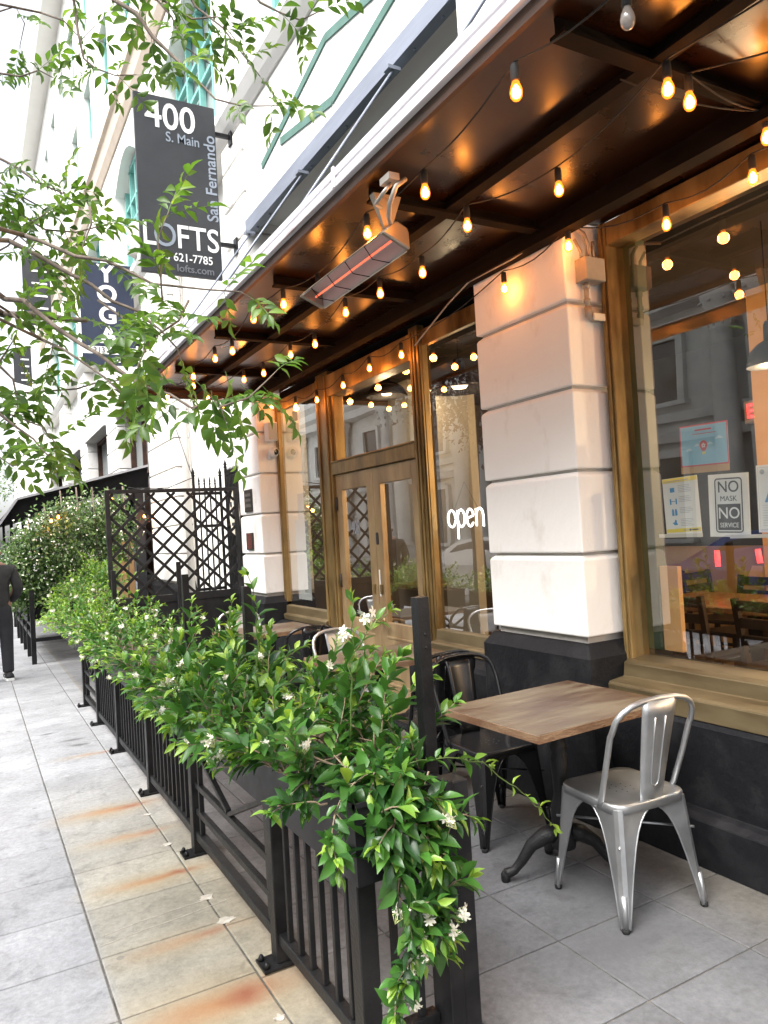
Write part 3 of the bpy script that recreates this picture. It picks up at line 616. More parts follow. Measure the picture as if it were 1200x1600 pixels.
# ================================================================== STRING LIGHTS
BULB_N = [0]
def make_bulb(parent, p, lit=True):
    x, y, z = p
    sk = MB().lathe([(.006,.075),(.013,.072),(.015,.055),(.015,.02),(.013,.016)], (x,y,z), 10).build('socket', 'rubber', parent)
    b = MB().lathe([(.010,.018),(.0125,.010),(.019,-.007),(.0212,-.020),(.019,-.034),(.012,-.044),(.003,-.048)], (x,y,z), 14).build('bulb', 'bulb' if lit else 'bulboff', sk)
    if lit:
        MB().lathe([(.003,.006),(.009,-.002),(.0145,-.014),(.016,-.022),(.012,-.034),(.002,-.040)], (x,y,z), 10).build('filament', 'bulbcore', sk)
        l = bpy.data.lights.new('bulb_light', 'POINT'); l.energy = .62; l.color = (1.0,.37,.075); l.shadow_soft_size = .027
        lo = bpy.data.objects.new('bulb_light', l); COL.objects.link(lo); lo.parent = sk; lo.location = Vector((x,y,z-.022))-worg(sk)
def ray(u, v): return RC @ np.array([u-CX, v-CY, F])
def on_z(u, v, z): r = ray(u, v); return np.array([0,0,H])+(z-H)/r[2]*r
def on_x(u, v, x): r = ray(u, v); return np.array([0,0,H])+x/r[0]*r
def on_y(u, v, y): r = ray(u, v); return np.array([0,0,H])+y/r[1]*r
def string(label, pts, off=(), sag=.03, ends=()):
    pts = sorted([tuple(float(a) for a in p) for p in pts], key=lambda p: p[1])
    t = thing('string_light', label, 'string lights', (pts[0][0], pts[0][1], 3.0), group='bulb strings under the canopy')
    for i, p in enumerate(pts): make_bulb(t, p, i not in off)
    path = []
    q = [Vector((p[0], p[1], p[2]+.082)) for p in pts]
    if ends: q = [Vector(ends[0])]+q+[Vector(ends[1])]
    for a, c in zip(q, q[1:]):
        for k in range(6): s = k/6; pnt = a.lerp(c, s); pnt.z -= sag*math.sin(PI*s)*min(1, (c-a).length/.5)-.0; path.append(pnt)
    path.append(q[-1])
    MB().tube(path, .0035, 5).build('wire', 'rubber', t)
front = [(1.657,1.41),(1.59,1.813),(1.698,2.532),(1.672,2.994),(1.79,3.812),(1.695,4.114),(1.624,4.453),(1.748,5.279),(1.694,5.539),(1.70,6.2),(1.798,6.574),(1.69,7.1)]
string('warm bulb string along the outer fascia edge, its nearest bulb unlit', [(x,y,2.95) for x,y in front], off=(0,), ends=((1.62,.3,3.04),(1.7,7.55,3.04)))
mid = [(2.046,1.598),(2.215,2.298),(2.067,2.749),(2.203,3.357),(2.154,3.745),(2.126,4.147),(2.256,4.921),(2.206,5.271),(2.228,5.932),(2.148,6.213),(2.091,7.137)]
string('warm bulb string down the middle of the dark canopy ceiling', [(x,y,2.95) for x,y in mid], ends=((2.1,.2,3.04),(2.1,7.55,3.04)))
wall = [on_x(u,v,2.83) for (u,v) in ((1176,271),(1041,345),(627,551),(577,572),(536,599),(495,622),(462,632),(424,634))]
pw = [on_x(788,446,2.66), on_x(888,379,2.67)]
string('warm bulb string along the brass shopfront and across the white pillar', [tuple(p) for p in wall]+[tuple(p) for p in pw], sag=.05, ends=((2.83,.4,2.98),(2.86,7.5,2.98)))
string('short cross string of warm bulbs near the camera under the canopy', [(2.181,1.621,2.951),(2.66,1.66,2.95),(2.5,1.0,2.95)], ends=((2.3,.2,3.04),(2.0,1.75,3.04)))
string('short cross string of warm bulbs at the far end of the canopy', [(2.36,7.5,2.95),(1.75,7.35,2.95)], ends=((2.7,7.5,3.04),(1.62,7.55,3.04)))
# loose cables by the pillar
mb = MB(); mb.tube([tuple(on_x(u,v,2.64)) for u,v in ((648,540),(700,475),(733,440),(800,405),(860,365),(882,352))], .005, 6)
o = at_base(mb.build('cable', 'grey_metal')); ctx(o, 'grey cable sagging past the top of the big white pillar', 'cable')
mb = MB(); mb.tube([tuple(on_x(u,v,2.7)) for u,v in ((888,352),(960,310),(1050,260),(1130,225),(1200,180),(1290,120))], .005, 6)
ctx(at_base(mb.build('cable', 'plastic_grey')), 'pale cable running from the pillar top towards the near window', 'cable')
# ================================================================== HEATER
ht = thing('patio_heater', 'long steel infrared patio heater with a glowing red rod under the canopy', 'heater', (1.70, 3.2, 2.8))
mb = MB(); y0, y1 = 2.78, 3.66; tilt = Matrix.Translation((1.70,0,2.855)) @ Matrix.Rotation(math.radians(24), 4, 'Y')
sec = [(-.075,-.05),(-.042,.022),(-.028,.036),(.028,.036),(.042,.022),(.075,-.05)]
inn = [(.070,-.048),(.037,.018),(.024,.030),(-.024,.030),(-.037,.018),(-.070,-.048)]
mb.prism(sec+inn, 'y', y0, y1); mb.xf(tilt); mb.build('housing', 'heatbody', ht)
mb = MB(); mb.prism([(-.068,-.046),(-.035,.017),(.035,.017),(.068,-.046),(.065,-.047),(.033,.013),(-.033,.013),(-.065,-.047)], 'y', y0+.005, y1-.005); mb.xf(tilt); mb.build('reflector', 'reflector', ht)
for (a, c) in ((y0-.03, y0), (y1, y1+.03)):
    mb = MB(); mb.prism(sec, 'y', a, c); mb.xf(tilt); mb.build('end_cap', 'heatbody', ht, bevel=.006)
mb = MB(); mb.tube([(0,y0+.02,-.025),(0,y1-.02,-.025)], .0055, 8); mb.xf(tilt); mb.build('heating_rod', 'heat', ht)
mb = MB()
for k in range(4): mb.tube([(-.071,y0+.15+.2*k,-.049),(0,y0+.19+.2*k,-.057),(.071,y0+.15+.2*k,-.049)], .0025, 5)
mb.xf(tilt); mb.build('wire_guard', 'rubber', ht)
for y in (y0+.03,):
    MB().add([(1.60,y-.02,3.028),(1.74,y-.02,3.028),(1.69,y,2.875),(1.66,y,2.875),(1.60,y+.02,3.028),(1.74,y+.02,3.028),(1.69,y+.012,2.875),(1.66,y+.012,2.875)], [(0,1,2,3),(7,6,5,4),(0,3,7,4),(1,5,6,2),(0,4,5,1),(3,2,6,7)]).build('bracket', 'heatbody', ht)
MB().tube([(1.66,2.62,3.02),(1.60,2.60,2.97),(1.60,2.66,2.92),(1.64,2.74,2.90),(1.68,2.78,2.87)], .011, 8).build('conduit', 'grey_metal', ht)
mb = MB(); mb.box(1.57,2.60,3.0,1.62,2.68,3.029); mb.tube([(1.6,2.64,3.0),(1.57,2.66,2.96),(1.58,2.74,2.95),(1.64,2.8,2.97)], .009, 8)
ctx(at_base(mb.build('junction_box', 'grey_metal')), 'small metal junction box with bent conduit above the patio heater', 'junction box')
# ================================================================== WALL FITTINGS
eb = thing('electrical_box', 'grey electrical box with conduits on the narrow side of the big pillar', 'electrical box', (2.85, 2.80, 2.6))
MB().box(2.79,2.735,2.765,2.925,2.819,2.885).build('box_body', 'grey_metal', eb, bevel=.004)
MB().tube([(2.835,2.79,2.765),(2.835,2.79,2.70),(2.835,2.79,2.62)], .013, 10).lathe([(.018,0),(.018,.025)], (2.835,2.79,2.735), 10).lathe([(.018,0),(.018,.02)], (2.835,2.79,2.66), 10).tube([(2.835,2.79,2.64),(2.84,2.79,2.60),(2.87,2.79,2.585),(2.93,2.79,2.585)], .019, 10).build('conduit', 'grey_metal', eb)
mb = MB(); mb.box(2.845,2.758,2.565,2.93,2.768,2.605); mb.build('conduit_cover', 'cream', eb, bevel=.008)
MB().tube([(2.815,2.79,2.885),(2.81,2.79,2.93),(2.77,2.79,2.985)], .008, 8).tube([(2.87,2.79,2.885),(2.87,2.79,2.96),(2.83,2.78,3.02),(2.7,2.74,3.03)], .010, 8).tube([(2.90,2.79,2.885),(2.90,2.79,2.99)], .008, 8).build('conduit', 'grey_metal', eb)
sp = thing('speaker', 'small grey wall speaker on the far pillar above the dome camera', 'speaker', (2.83,7.5,2.62))
mb = MB(); mb.box(2.79,7.40,2.56,2.90,7.52,2.76); mb.build('cabinet', 'plastic_white', sp, bevel=.008)
MB().box(2.80,7.392,2.57,2.89,7.399,2.75).build('grille', 'plastic_grey', sp); MB().box(2.83,7.52,2.62,2.86,7.549,2.70).build('bracket', 'ink', sp)
sc_ = thing('security_camera', 'white dome security camera with black lens on the far pillar', 'camera', (2.86,7.5,2.42))
mb = MB(); mb.lathe([(.05,0),(.05,.03),(.035,.05)], (2.86,7.50,2.42), 16, axis='y'); mb.build('mount', 'plastic_white', sc_)
bm_ = MB(); prof = [(.058*math.sin(a), -.058*math.cos(a)) for a in [PI*k/10 for k in range(11)]]
bm_.lathe([(max(r,.001), z) for r, z in prof], (2.86,7.45,2.445), 16); bm_.build('dome', 'plastic_white', sc_)
mb = MB(); mb.lathe([(.001,-.060),(.02,-.058),(.034,-.048),(.034,-.03)], (2.868,7.452,2.442), 16, axis='y'); mb.build('lens', 'lens', sc_)
mb = MB(); mb.box(2.76,7.50,2.80,2.80,7.549,2.90); ctx(at_base(mb.build('alarm_box', 'rust', bevel=.004)), 'small red brown alarm box at the top of the far pillar', 'alarm box')
def plaque(y0, y1, z0, z1, label, red=False):
    t = thing('wall_plaque', label, 'plaque', (2.715,(y0+y1)/2,z0), group='plaques on the far white pillar')
    MB().box(2.702,y0,z0,2.719,y1,z1).build('plate', 'bronze_plaque', t, bevel=.004)
    mb = MB(); nrow = 9 if red else 3; h = (z1-z0)/(nrow+1.2)
    for k in range(nrow):
        z = z1-h*(k+1); wdt = (y1-y0)*(.36 if not red else rnd(.28,.4)); yc = (y0+y1)/2
        q = -wdt
        while q < wdt-.012:
            l = rnd(.012,.03); mb.box(2.6995,yc+q,z-h*.28,2.7018,yc+min(q+l,wdt),z+h*.28); q += l+.007
    mb.build('lettering', 'plaque_red' if red else 'plaque_txt', t)
plaque(7.79,8.03,1.83,2.08, 'larger dark metal plaque, upper of the two on the far pillar')
plaque(7.82,8.03,1.41,1.60, 'smaller plaque with reddish lettering, lower of the two on the far pillar', True)
# ---- posters on window A
def poster_base(name, label, y0, y1, z0, z1, tl=0.0, m='paper'):
    t = thing(name, label, 'poster', (3.040,(y0+y1)/2,(z0+z1)/2)); t.rotation_euler = (tl,0,0)
    MB().box(-.0012,-(y1-y0)/2,-(z1-z0)/2,0,(y1-y0)/2,(z1-z0)/2).build('sheet', m, t, world=False); return t
def lbox(mb, y0, y1, z0, z1, x=-.0022): mb.box(x,y0,z0,-.0013,y1,z1); return mb      # local poster coords; picture-right is -y
t = poster_base('notice_poster', 'poster reading NO MASK NO SERVICE taped inside the near window', 2.095, 2.303, 1.425, 1.715, .03)
def rrect(w_, h_, r, n_=5):
    P = []
    for cx, cz, a0 in ((w_/2-r,h_/2-r,0),(-w_/2+r,h_/2-r,PI/2),(-w_/2+r,-h_/2+r,PI),(w_/2-r,-h_/2+r,1.5*PI)):
        for k in range(n_+1): a = a0+PI/2*k/n_; P.append((cx+r*math.cos(a), cz+r*math.sin(a)))
    return P
def ring(mb, w_, h_, r, t_, x0=-.0022, x1=-.0013):
    A = rrect(w_,h_,r); B = rrect(w_-2*t_,h_-2*t_,max(r-t_,.001)); n_ = len(A)
    vs = [(x0,a,c) for a,c in A]+[(x0,a,c) for a,c in B]
    mb.add(vs, [(i,(i+1)%n_,n_+(i+1)%n_,n_+i) for i in range(n_)]); return mb
mb = MB(); ring(mb,.142,.252,.016,.006); o = mb.build('border', 'ink', t, world=False)
mb = MB(); lbox(mb,-.0585,.0585,-.114,.006); mb.build('black_panel', 'ink', t, world=False)
FX = lambda y,z,x=-.003: face_mx((x,y,z),(0,-1,0),(0,0,1))
for s_, z_, sz, m_, sx_ in (('NO',.083,.074,'ink',.95),('MASK',.030,.034,'ink',1.0),('NO',-.038,.074,'signwhite',.95),('SERVICE',-.092,.031,'signwhite',.86)):
    text('lettering', s_, sz, m_, t, FX(0,z_), .0008, sz*.004 if sz > .05 else 0, sx_, world=False)
t = poster_base('notice_poster', 'white notice with yellow bands and small blue icons, left of the NO MASK poster', 2.355, 2.56, 1.442, 1.722, -.03)
for z0_, z1_ in ((.118,.138),(-.128,-.110)): lbox(MB(),-.10,.10,z0_,z1_).build('yellow_band', 'yellowp', t, world=False)
mb = MB()
for zc in (.085,.03,-.025,-.08):
    for k in range(5 if zc in (.085,-.08) else 4): lbox(mb,-.065+rnd(0,.02),.012,zc+.014-k*.008,zc+.0165-k*.008)
lbox(mb,-.05,.09,.124,.128,-.0026); lbox(mb,-.095,.0,-.121,-.117,-.0026)
mb.build('text_lines', 'inkgrey', t, world=False)
mb = MB()
lbox(mb,.034,.060,.070,.092)
for dy in (.024,.058): lbox(mb,dy,dy+.008,.010,.038)
lbox(mb,.034,.056,.024,.027)
for dy in (.028,.046): mb.prism([(dy,-.045),(dy+.013,-.045),(dy+.013,-.022),(dy+.009,-.012),(dy+.004,-.012),(dy,-.022)],'x',-.0022,-.0013)
mb.prism([(.03,-.092),(.05,-.092),(.062,-.08),(.05,-.078),(.044,-.065),(.036,-.068),(.036,-.08)],'x',-.0022,-.0013)
mb.build('blue_icon', 'blueink', t, world=False)
mb = MB(); mb.lathe([(.006,-.0028),(.006,-.0016)], (0,-.04,-.119), 10, axis='x'); lbox(mb,-.085,-.05,-.122,-.116,-.0027); mb.build('logo_mark', 'ink', t, world=False)
t = poster_base('notice_poster', 'sky blue poster with red border and hot air balloon, above the white notices', 2.18, 2.442, 1.765, 1.962, .02, 'bluep')
mb = MB(); ring(mb,.262,.197,.002,.006); mb.build('border', 'redp', t, world=False)
mb = MB(); lbox(mb,-.045,.045,.068,.076); lbox(mb,-.07,.06,.052,.055); mb.build('text_lines', 'redp', t, world=False)
mb = MB(); P = [(.0+.022*math.cos(a)*(1 if math.sin(a)>-.3 else .85), -.005+.026*math.sin(a)) for a in [2*PI*k/20 for k in range(20)]]; mb.prism(P,'x',-.0022,-.0013); mb.build('balloon', 'redp', t, world=False)
mb = MB()
for k in range(5):
    a = PI/2+2*PI*k/5; c_, s2 = math.cos(a), math.sin(a); mb.prism([(.003*c_-.003*s2,-.003+.003*s2+.003*c_),(.011*c_-.004*s2,-.003+.011*s2+.004*c_),(.011*c_+.004*s2,-.003+.011*s2-.004*c_),(.003*c_+.003*s2,-.003+.003*s2-.003*c_)],'x',-.0029,-.0023)
mb.build('balloon_emblem', 'paper', t, world=False)
mb = MB(); lbox(mb,-.008,.008,-.044,-.033); mb.build('balloon_basket', 'yellowp', t, world=False)
mb = MB()
for (cy_, cz_, s_) in ((-.035,.002,1),(.035,.0,1),(-.085,.025,1.2),(.08,-.02,1)):
    mb.prism([(cy_-.018*s_,cz_-.004),(cy_+.018*s_,cz_-.004),(cy_+.010*s_,cz_+.004),(cy_,cz_+.009*s_),(cy_-.010*s_,cz_+.004)],'x',-.0021,-.0013)
mb.build('cloud', 'cloudp', t, world=False)
mb = MB(); lbox(mb,-.131,.131,-.130,-.099,-.0012).box(-.0012,-.131,-.131,0,.131,-.099); mb.build('tape_strip', 'tan', t, world=False)
t = poster_base('notice_poster', 'pale letter grade card cut by the right edge of the photo', 1.84, 2.056, 1.44, 1.735, .02)
mb = MB(); ring(mb,.20,.275,.002,.0012); 
for k in range(9): lbox(mb,-.08+rnd(0,.04),.085,-.03-k*.011,-.0285-k*.011)
mb.build('text_lines', 'inkgrey', t, world=False)
mb = MB(); mb.lathe([(.011,-.0024),(.011,-.0013)], (0,.08,.118), 16, axis='x'); mb.build('seal', 'inkgrey', t, world=False)
text('lettering', 'A', .14, 'blueink', t, FX(.02,.03), .0008, .004, 1, world=False)
mb = MB(); mb.box(3.033,2.345,1.428,3.0345,2.60,1.446); ctx(at_base(mb.build('tape_strip', 'tape')), 'clear tape strip under the yellow banded notice', 'tape', 'tape strips on the near window')
mb = MB(); mb.box(3.033,1.85,1.418,3.0345,2.20,1.434); ctx(at_base(mb.build('tape_strip', 'tape')), 'clear tape strip under the NO MASK poster and grade card', 'tape', 'tape strips on the near window')
# tall paper strip in the far side window
mb = MB(); mb.box(2.974, 6.90,.88,2.976,7.24,1.70); mb.box(2.974, 6.98,1.70,2.976,7.14,1.97)
ctx(at_base(mb.build('paper_sheet', 'paper')), 'long blank white paper sheet taped in the narrow far window', 'paper')
# ---- neon open sign
op = thing('neon_sign', 'glowing white neon sign reading open hanging in the window beside the doors', 'neon sign', (3.10, 4.2, 1.6))
def arc(cx, cz, rx, rz, a0, a1, n_=14): return [(3.10, cx-rx*math.cos(math.radians(a0+(a1-a0)*k/n_)), cz+rz*math.sin(math.radians(a0+(a1-a0)*k/n_))) for k in range(n_+1)]
zb = 1.60; hx = .048; hz_ = .062
ys = [4.53, 4.41, 4.30, 4.185]
mb = MB(); mb.tube(arc(ys[0],zb,hx,hz_,0,350), .0068, 8); mb.build('letter_o', 'neon', op)
mb = MB(); mb.tube(arc(ys[1],zb,hx*.92,hz_,180,-170), .0068, 8).tube([(3.10,ys[1]+.044,zb+.06),(3.10,ys[1]+.044,zb-.15)], .0068, 8); mb.build('letter_p', 'neon', op)
mb = MB(); mb.tube([(3.10,ys[2]+.04,zb-.005),(3.10,ys[2]-.035,zb+.012)]+arc(ys[2],zb,hx*.86,hz_,20,325), .0068, 8); mb.build('letter_e', 'neon', op)
mb = MB(); mb.tube([(3.10,ys[3]+.04,zb-.062),(3.10,ys[3]+.04,zb+.062)], .0068, 8).tube(arc(ys[3],zb+.008,.04,.054,180,0)+[(3.10,ys[3]-.04,zb-.066)], .0068, 8); mb.build('letter_n', 'neon', op)
MB().tube([(3.11,4.50,zb+.07),(3.11,4.36,1.86),(3.11,4.22,zb+.07)], .002, 4).build('hanging_cord', 'ink', op)
# ---- interior furniture and lamps
def pendant(x, y, z, label, r=.17, energy=18, zc=3.2):
    t = thing('pendant_lamp', label, 'lamp', (x,y,z), group='pendant lamps inside the restaurant')
    MB().lathe([(r*.02,.10),(r*.55,.085),(r*.9,.03),(r*.96,.001),(r,0),(r*.97,.03),(r*.8,.09),(r*.5,.13),(r*.22,.15),(r*.2,.24),(r*.14,.26)], (x,y,z), 24).build('lamp_shade', 'lampblack', t)
    MB().lathe([(r*.30,.045),(r*.22,.02),(.001,.015)], (x,y,z), 16).build('lamp_glow', 'lampwhite', t)
    MB().tube([(x,y,z+.25),(x,y,zc)], .004, 5).build('cord', 'rubber', t)
    l = bpy.data.lights.new('lamp_light', 'POINT'); l.energy = energy; l.color = (1,.72,.42); l.shadow_soft_size = .08
    o = bpy.data.objects.new('lamp_light', l); COL.objects.link(o); o.parent = t; o.location = (0,0,-.1)
pendant(4.05,2.60,2.36,'black dome pendant lamp inside the near window by the right edge', r=.13, energy=22)
pendant(3.6,6.25,2.84,'black dome pendant lamp seen through the glass over the doors', .2, 12)
pendant(3.45,4.82,2.62,'broad black pendant lamp in the window between doors and pillar', .24, 4)
pendant(6.2,.8,2.4,'black pendant lamp deep inside over the dining tables', energy=105); pendant(5.4,-1.2,2.4,'black pendant lamp deep inside beyond the right edge', energy=120)
ex = thing('exit_sign', 'small red lit EXIT sign on the orange wall inside', 'exit sign', (5.2,2.9,2.1))
p = on_x(1190,640,5.95)
ex.location = (5.95, float(p[1]), float(p[2])); MB().box(0,-.17,-.1,.06,.17,.1).build('case', 'exitbody', ex, world=False, bevel=.01)
text('lettering', 'EXIT', .17, 'exitred', ex, face_mx((-.006,0,0),(0,-1,0),(0,0,1)), .006, .004, .8, world=False)
MB().tube([(.03,.05,.1),(.03,.05,1.1)], .012, 6).tube([(.03,-.05,.1),(.03,-.05,1.1)], .012, 6).build('stem', 'grey_metal', ex, world=False)
def dining_table(x, y, w_, l_, label, z=.77):
    t = thing('dining_table', label, 'table', (x,y,.20), group='dining tables inside the restaurant')
    MB().box(x-w_/2,y-l_/2,z-.04,x+w_/2,y+l_/2,z).build('tabletop', 'wood_in', t, bevel=.006)
    MB().box(x-.05,y-.05,.24,x+.05,y+.05,z-.04).build('column', 'dark_wood', t)
    MB().box(x-.28,y-.04,.20,x+.28,y+.04,.24).box(x-.04,y-.28,.201,x+.04,y+.28,.239).build('base', 'dark_wood', t)
def dining_chair():
    t = thing('dining_chair', 'dark wooden ladder back chair inside the near window', 'chair', group='dark wooden chairs inside the restaurant')
    MB().box(-.21,-.21,.43,.21,.21,.46).build('seat', 'dark_wood', t, world=False, bevel=.01)
    for sx, sy in ((-1,-1),(1,-1)): MB().bar((sx*.19,sy*.19,0),(sx*.19,sy*.19-.0,.46),.035,.035).bar((sx*.19,-.19,.46),(sx*.19,-.25,.84),.035,.03,up=(0,1,0)).build('leg', 'dark_wood', t, world=False)
    for sx in (-1,1): MB().bar((sx*.19,.19,0),(sx*.19,.19,.43),.035,.035).build('leg', 'dark_wood', t, world=False)
    mb = MB()
    for z, d in ((.80,.243),(.70,.228),(.60,.213)): mb.box(-.19,-d-.01,z-.03,.19,-d+.01,z+.03)
    mb.build('back_slat', 'dark_wood', t, world=False, bevel=.004)
    MB().box(-.18,-.01,.18,-.16,.01,.2).bar((-.19,-.19,.2),(-.19,.19,.2),.02,.025).bar((.19,-.19,.2),(.19,.19,.2),.02,.025).build('stretcher', 'dark_wood', t, world=False)
    return t
dining_table(4.40,3.02,.75,1.45,'wooden dining table just inside the near window', .95); dining_table(5.55,3.1,.7,1.25,'farther wooden dining table with a folded card on it', 1.0)
dining_table(4.4,6.9,.7,.7,'wooden dining table seen through the door glass', .95); dining_table(5.2,.6,.8,1.2,'wooden dining table beyond the right edge of the photo', .95)
c0 = dining_chair(); c0.location = (4.05,3.20,.20); c0.rotation_euler = (0,0,-PI/2+.06); c0['label'] = 'dark wooden chair nearest the glass with its back to the window'
for x, y, r, lb in ((4.04,2.55,-PI/2-.1,'dark wooden chair by the glass nearer the right edge'),(4.95,3.55,PI/2-.1,'dark wooden chair on the far side of the window table, leftmost'),(4.98,2.75,PI/2+.15,'dark wooden chair on the far side of the window table, nearer the right edge'),(5.45,4.05,PI+.1,'dark wooden chair at the left end of the farther table'),(5.35,4.75,-.3,'dark wooden chair farthest left, alone beside the wall'),(5.6,2.2,0,'dark wooden chair at the right end of the farther table')):
    dup(c0, (x,y,.20), r, lb)
mb = MB(); mb.add([(5.3,3.72,1.002),(5.3,3.54,1.002),(5.36,3.55,1.10),(5.36,3.71,1.10),(5.43,3.72,1.002),(5.43,3.54,1.002)], [(0,1,2,3),(3,2,5,4)]); ctx(at_base(mb.build('table_card', 'tan')), 'folded tan reservation card on the farther inside table', 'card')
def rod(p0, p1, label):
    mb = MB(); mb.tube([p0,p1], .02, 8); ctx(at_base(mb.build('neon_strip', 'exitred')), label, 'neon strip', 'red neon strips inside')
a = on_x(1112,855,3.9); c = on_x(1119,895,3.9)
pa = on_x(1120,860,4.9); pb = on_x(1122,885,4.9); rod(tuple(pa), tuple(pb), 'short red neon strip inside, left of the pair'); pa = on_x(1184,858,4.9); pb = on_x(1188,880,4.9); rod(tuple(pa), tuple(pb), 'short red neon strip inside, right of the pair')
# ================================================================== BLADE SIGNS
sg = thing('blade_sign', 'charcoal projecting sign reading 400 S. Main and LOFTS above the canopy', 'sign', (2.1,7.87,4.38))
SY = 7.87
MB().box(1.67,SY-.02,4.385,2.535,SY+.02,6.30).build('panel', 'signgrey', sg, bevel=.003)
for z in (6.02,4.79): MB().box(2.536,SY-.02,z-.02,2.71,SY+.02,z+.02).box(2.70,SY-.05,z-.09,2.719,SY+.05,z+.09).build('bracket', 'blackiron', sg)
SF = lambda x,z: face_mx((x,SY-.023,z),(1,0,0),(0,0,1))
text('lettering', '400', .40, 'signwhite', sg, SF(2.05,6.08), .004, .004, .90)
text('lettering', 'S. Main', .15, 'signlgrey', sg, SF(2.17,5.87), .004, .001, .85)
text('lettering', 'San Fernando', .175, 'signlgrey', sg, face_mx((2.465,SY-.023,5.50),(0,0,1),(-1,0,0)), .004, .002, 1.0)
text('lettering', 'L', .36, 'signwhite', sg, SF(1.76,4.79), .004, .003, .85); text('lettering', 'O', .36, 'signlgrey', sg, SF(1.93,4.79), .004, .001, .85); text('lettering', 'FTS', .36, 'signwhite', sg, SF(2.28,4.79), .004, .003, .86)
text('lettering', '213 621-7785', .125, 'signwhite', sg, SF(2.12,4.575), .004, .001, .9); text('lettering', 'lofts.com', .11, 'signdim', sg, SF(2.24,4.46), .004, .001, 1.0)
sg = thing('blade_sign', 'navy blue projecting sign with white vertical letters YOGA beyond the grey one', 'sign', (2.2,13.2,4.5)); SY = 13.2
MB().box(1.77,SY-.03,4.93,2.64,SY+.03,6.36).build('panel', 'signnavy', sg, bevel=.004); MB().box(1.77,SY-.028,4.80,2.64,SY+.028,4.928).build('white_strip', 'signwhite', sg); MB().box(1.77,SY-.03,4.62,2.64,SY+.03,4.798).build('lower_panel', 'signnavy', sg)
for z in (6.2,5.0): MB().box(2.641,SY-.02,z-.02,2.72,SY+.02,z+.02).build('bracket', 'blackiron', sg)
SF = lambda x,z: face_mx((x,SY-.034,z),(1,0,0),(0,0,1))
for ch, z in (('Y',6.17),('O',5.82),('G',5.46),('A',5.12)): text('lettering', ch, .40, 'signwhite', sg, SF(2.2,z), .004, .014, 1)
text('lettering', '213 626', .13, 'ink', sg, SF(2.15,4.864), .004, .001, 1); text('lettering', 'D', .12, 'signwhite', sg, SF(2.35,4.70), .004, .002, 1)
def banner(x0, x1, y, z0, z1, label, rows):
    t = thing('vertical_banner', label, 'banner', ((x0+x1)/2,y,z0), group='dark vertical banners far down the facade')
    MB().prism([(x0,z0+.15),(x1,z0),(x1,z1),(x0,z1-.1)], 'y', y-.03, y+.03).build('panel', 'signgrey', t)
    mb = MB()
    for k in range(rows): z = z1-.5-(z1-z0-.7)*k/max(rows-1,1); mb.box(x0+.22,y-.04,z,x1-.08,y-.031,z+.05)
    mb.build('lettering', 'signwhite', t)
banner(1.50,2.18,21.8,7.5,9.55,'dark grey vertical banner high on the facade at the left', 5)
banner(1.50,2.05,27.5,7.05,8.45,'dark grey banner lower and farther down the facade', 4)
# carved bracket head on the facade
mb = MB(); mb.lathe([(.05,-.3),(.16,-.22),(.12,-.1),(.2,0),(.13,.1),(.18,.2),(.06,.3)], (2.62,12.6,6.6), 10); ctx(at_base(mb.build('carved_bracket', 'greywall')), 'grey carved stone bracket between the charcoal and navy signs', 'ornament')
# ================================================================== RAILING + PLANTERS
XF = .935
def railing(label, ybeg, yend, posts, decos, loc, zt=.60, group='black iron railings along the walk'):
    t = thing('patio_railing', label, 'railing', loc, group=group)
    MB().box(XF-.02, ybeg, .075, XF+.02, yend, .115).build('bottom_rail', 'blackiron', t, bevel=.003)
    MB().box(XF-.02, ybeg, zt-.03, XF+.02, yend, zt).build('top_rail', 'blackiron', t, bevel=.003)
    for y in posts:
        MB().box(XF-.03, y-.03, .01, XF+.03, y+.03, zt-.031).build('post', 'blackiron', t, bevel=.003)
        mb = MB(); mb.box(XF-.085, y-.05, .001, XF+.05, y+.05, .010)
        for (a, c) in ((-.07,-.03),(-.07,.03)): mb.lathe([(.011,.010),(.011,.022),(.005,.032)], (XF+a, y+c, 0), 8)
        mb.build('base_plate', 'blackiron', t)
    ends = sorted(posts)
    for a, c in zip(ends, ends[1:]):
        if any(abs(a-d) < .1 for d in decos):
            mb = MB(); X = XF
            y0, y1 = a+.05, c-.05
            mb.box(X-.011, a+.075, .116, X+.011, a+.10, zt-.031); mb.box(X-.011, c-.10, .116, X+.011, c-.075, zt-.031)
            for z in (.20, .33): mb.box(X-.013, a+.031, z, X+.013, c-.031, z+.028)
            ym = (a+c)/2
            mb.bar((X,a+.11,zt-.05),(X,ym,.36),.02,.024,up=(1,0,0)).bar((X,c-.11,zt-.05),(X,c-.14,zt-.12),.02,.024,up=(1,0,0)).bar((X,c-.13,zt-.10),(X,ym+.02,.365),.02,.024,up=(1,0,0)).bar((X,c-.14,zt-.12),(X,c-.30,zt-.031),.02,.024,up=(1,0,0))
            mb.build('braced_panel', 'blackiron', t, bevel=.002)
        else:
            mb = MB(); k = int(round((c-a)/.098)); 
            for q in range(1, k): y = a+(c-a)*q/k; mb.box(XF-.0095, y-.0095, .116, XF+.0095, y+.0095, zt-.031)
            mb.build('bar_panel', 'blackiron', t, bevel=.002)
    return t
r1 = railing('long black iron railing under the near flower planter', 1.90, 7.87, [1.93, 2.625, 3.755, 4.82, 5.93, 6.95, 7.84], [2.625, 6.95], (XF,4.9,0))
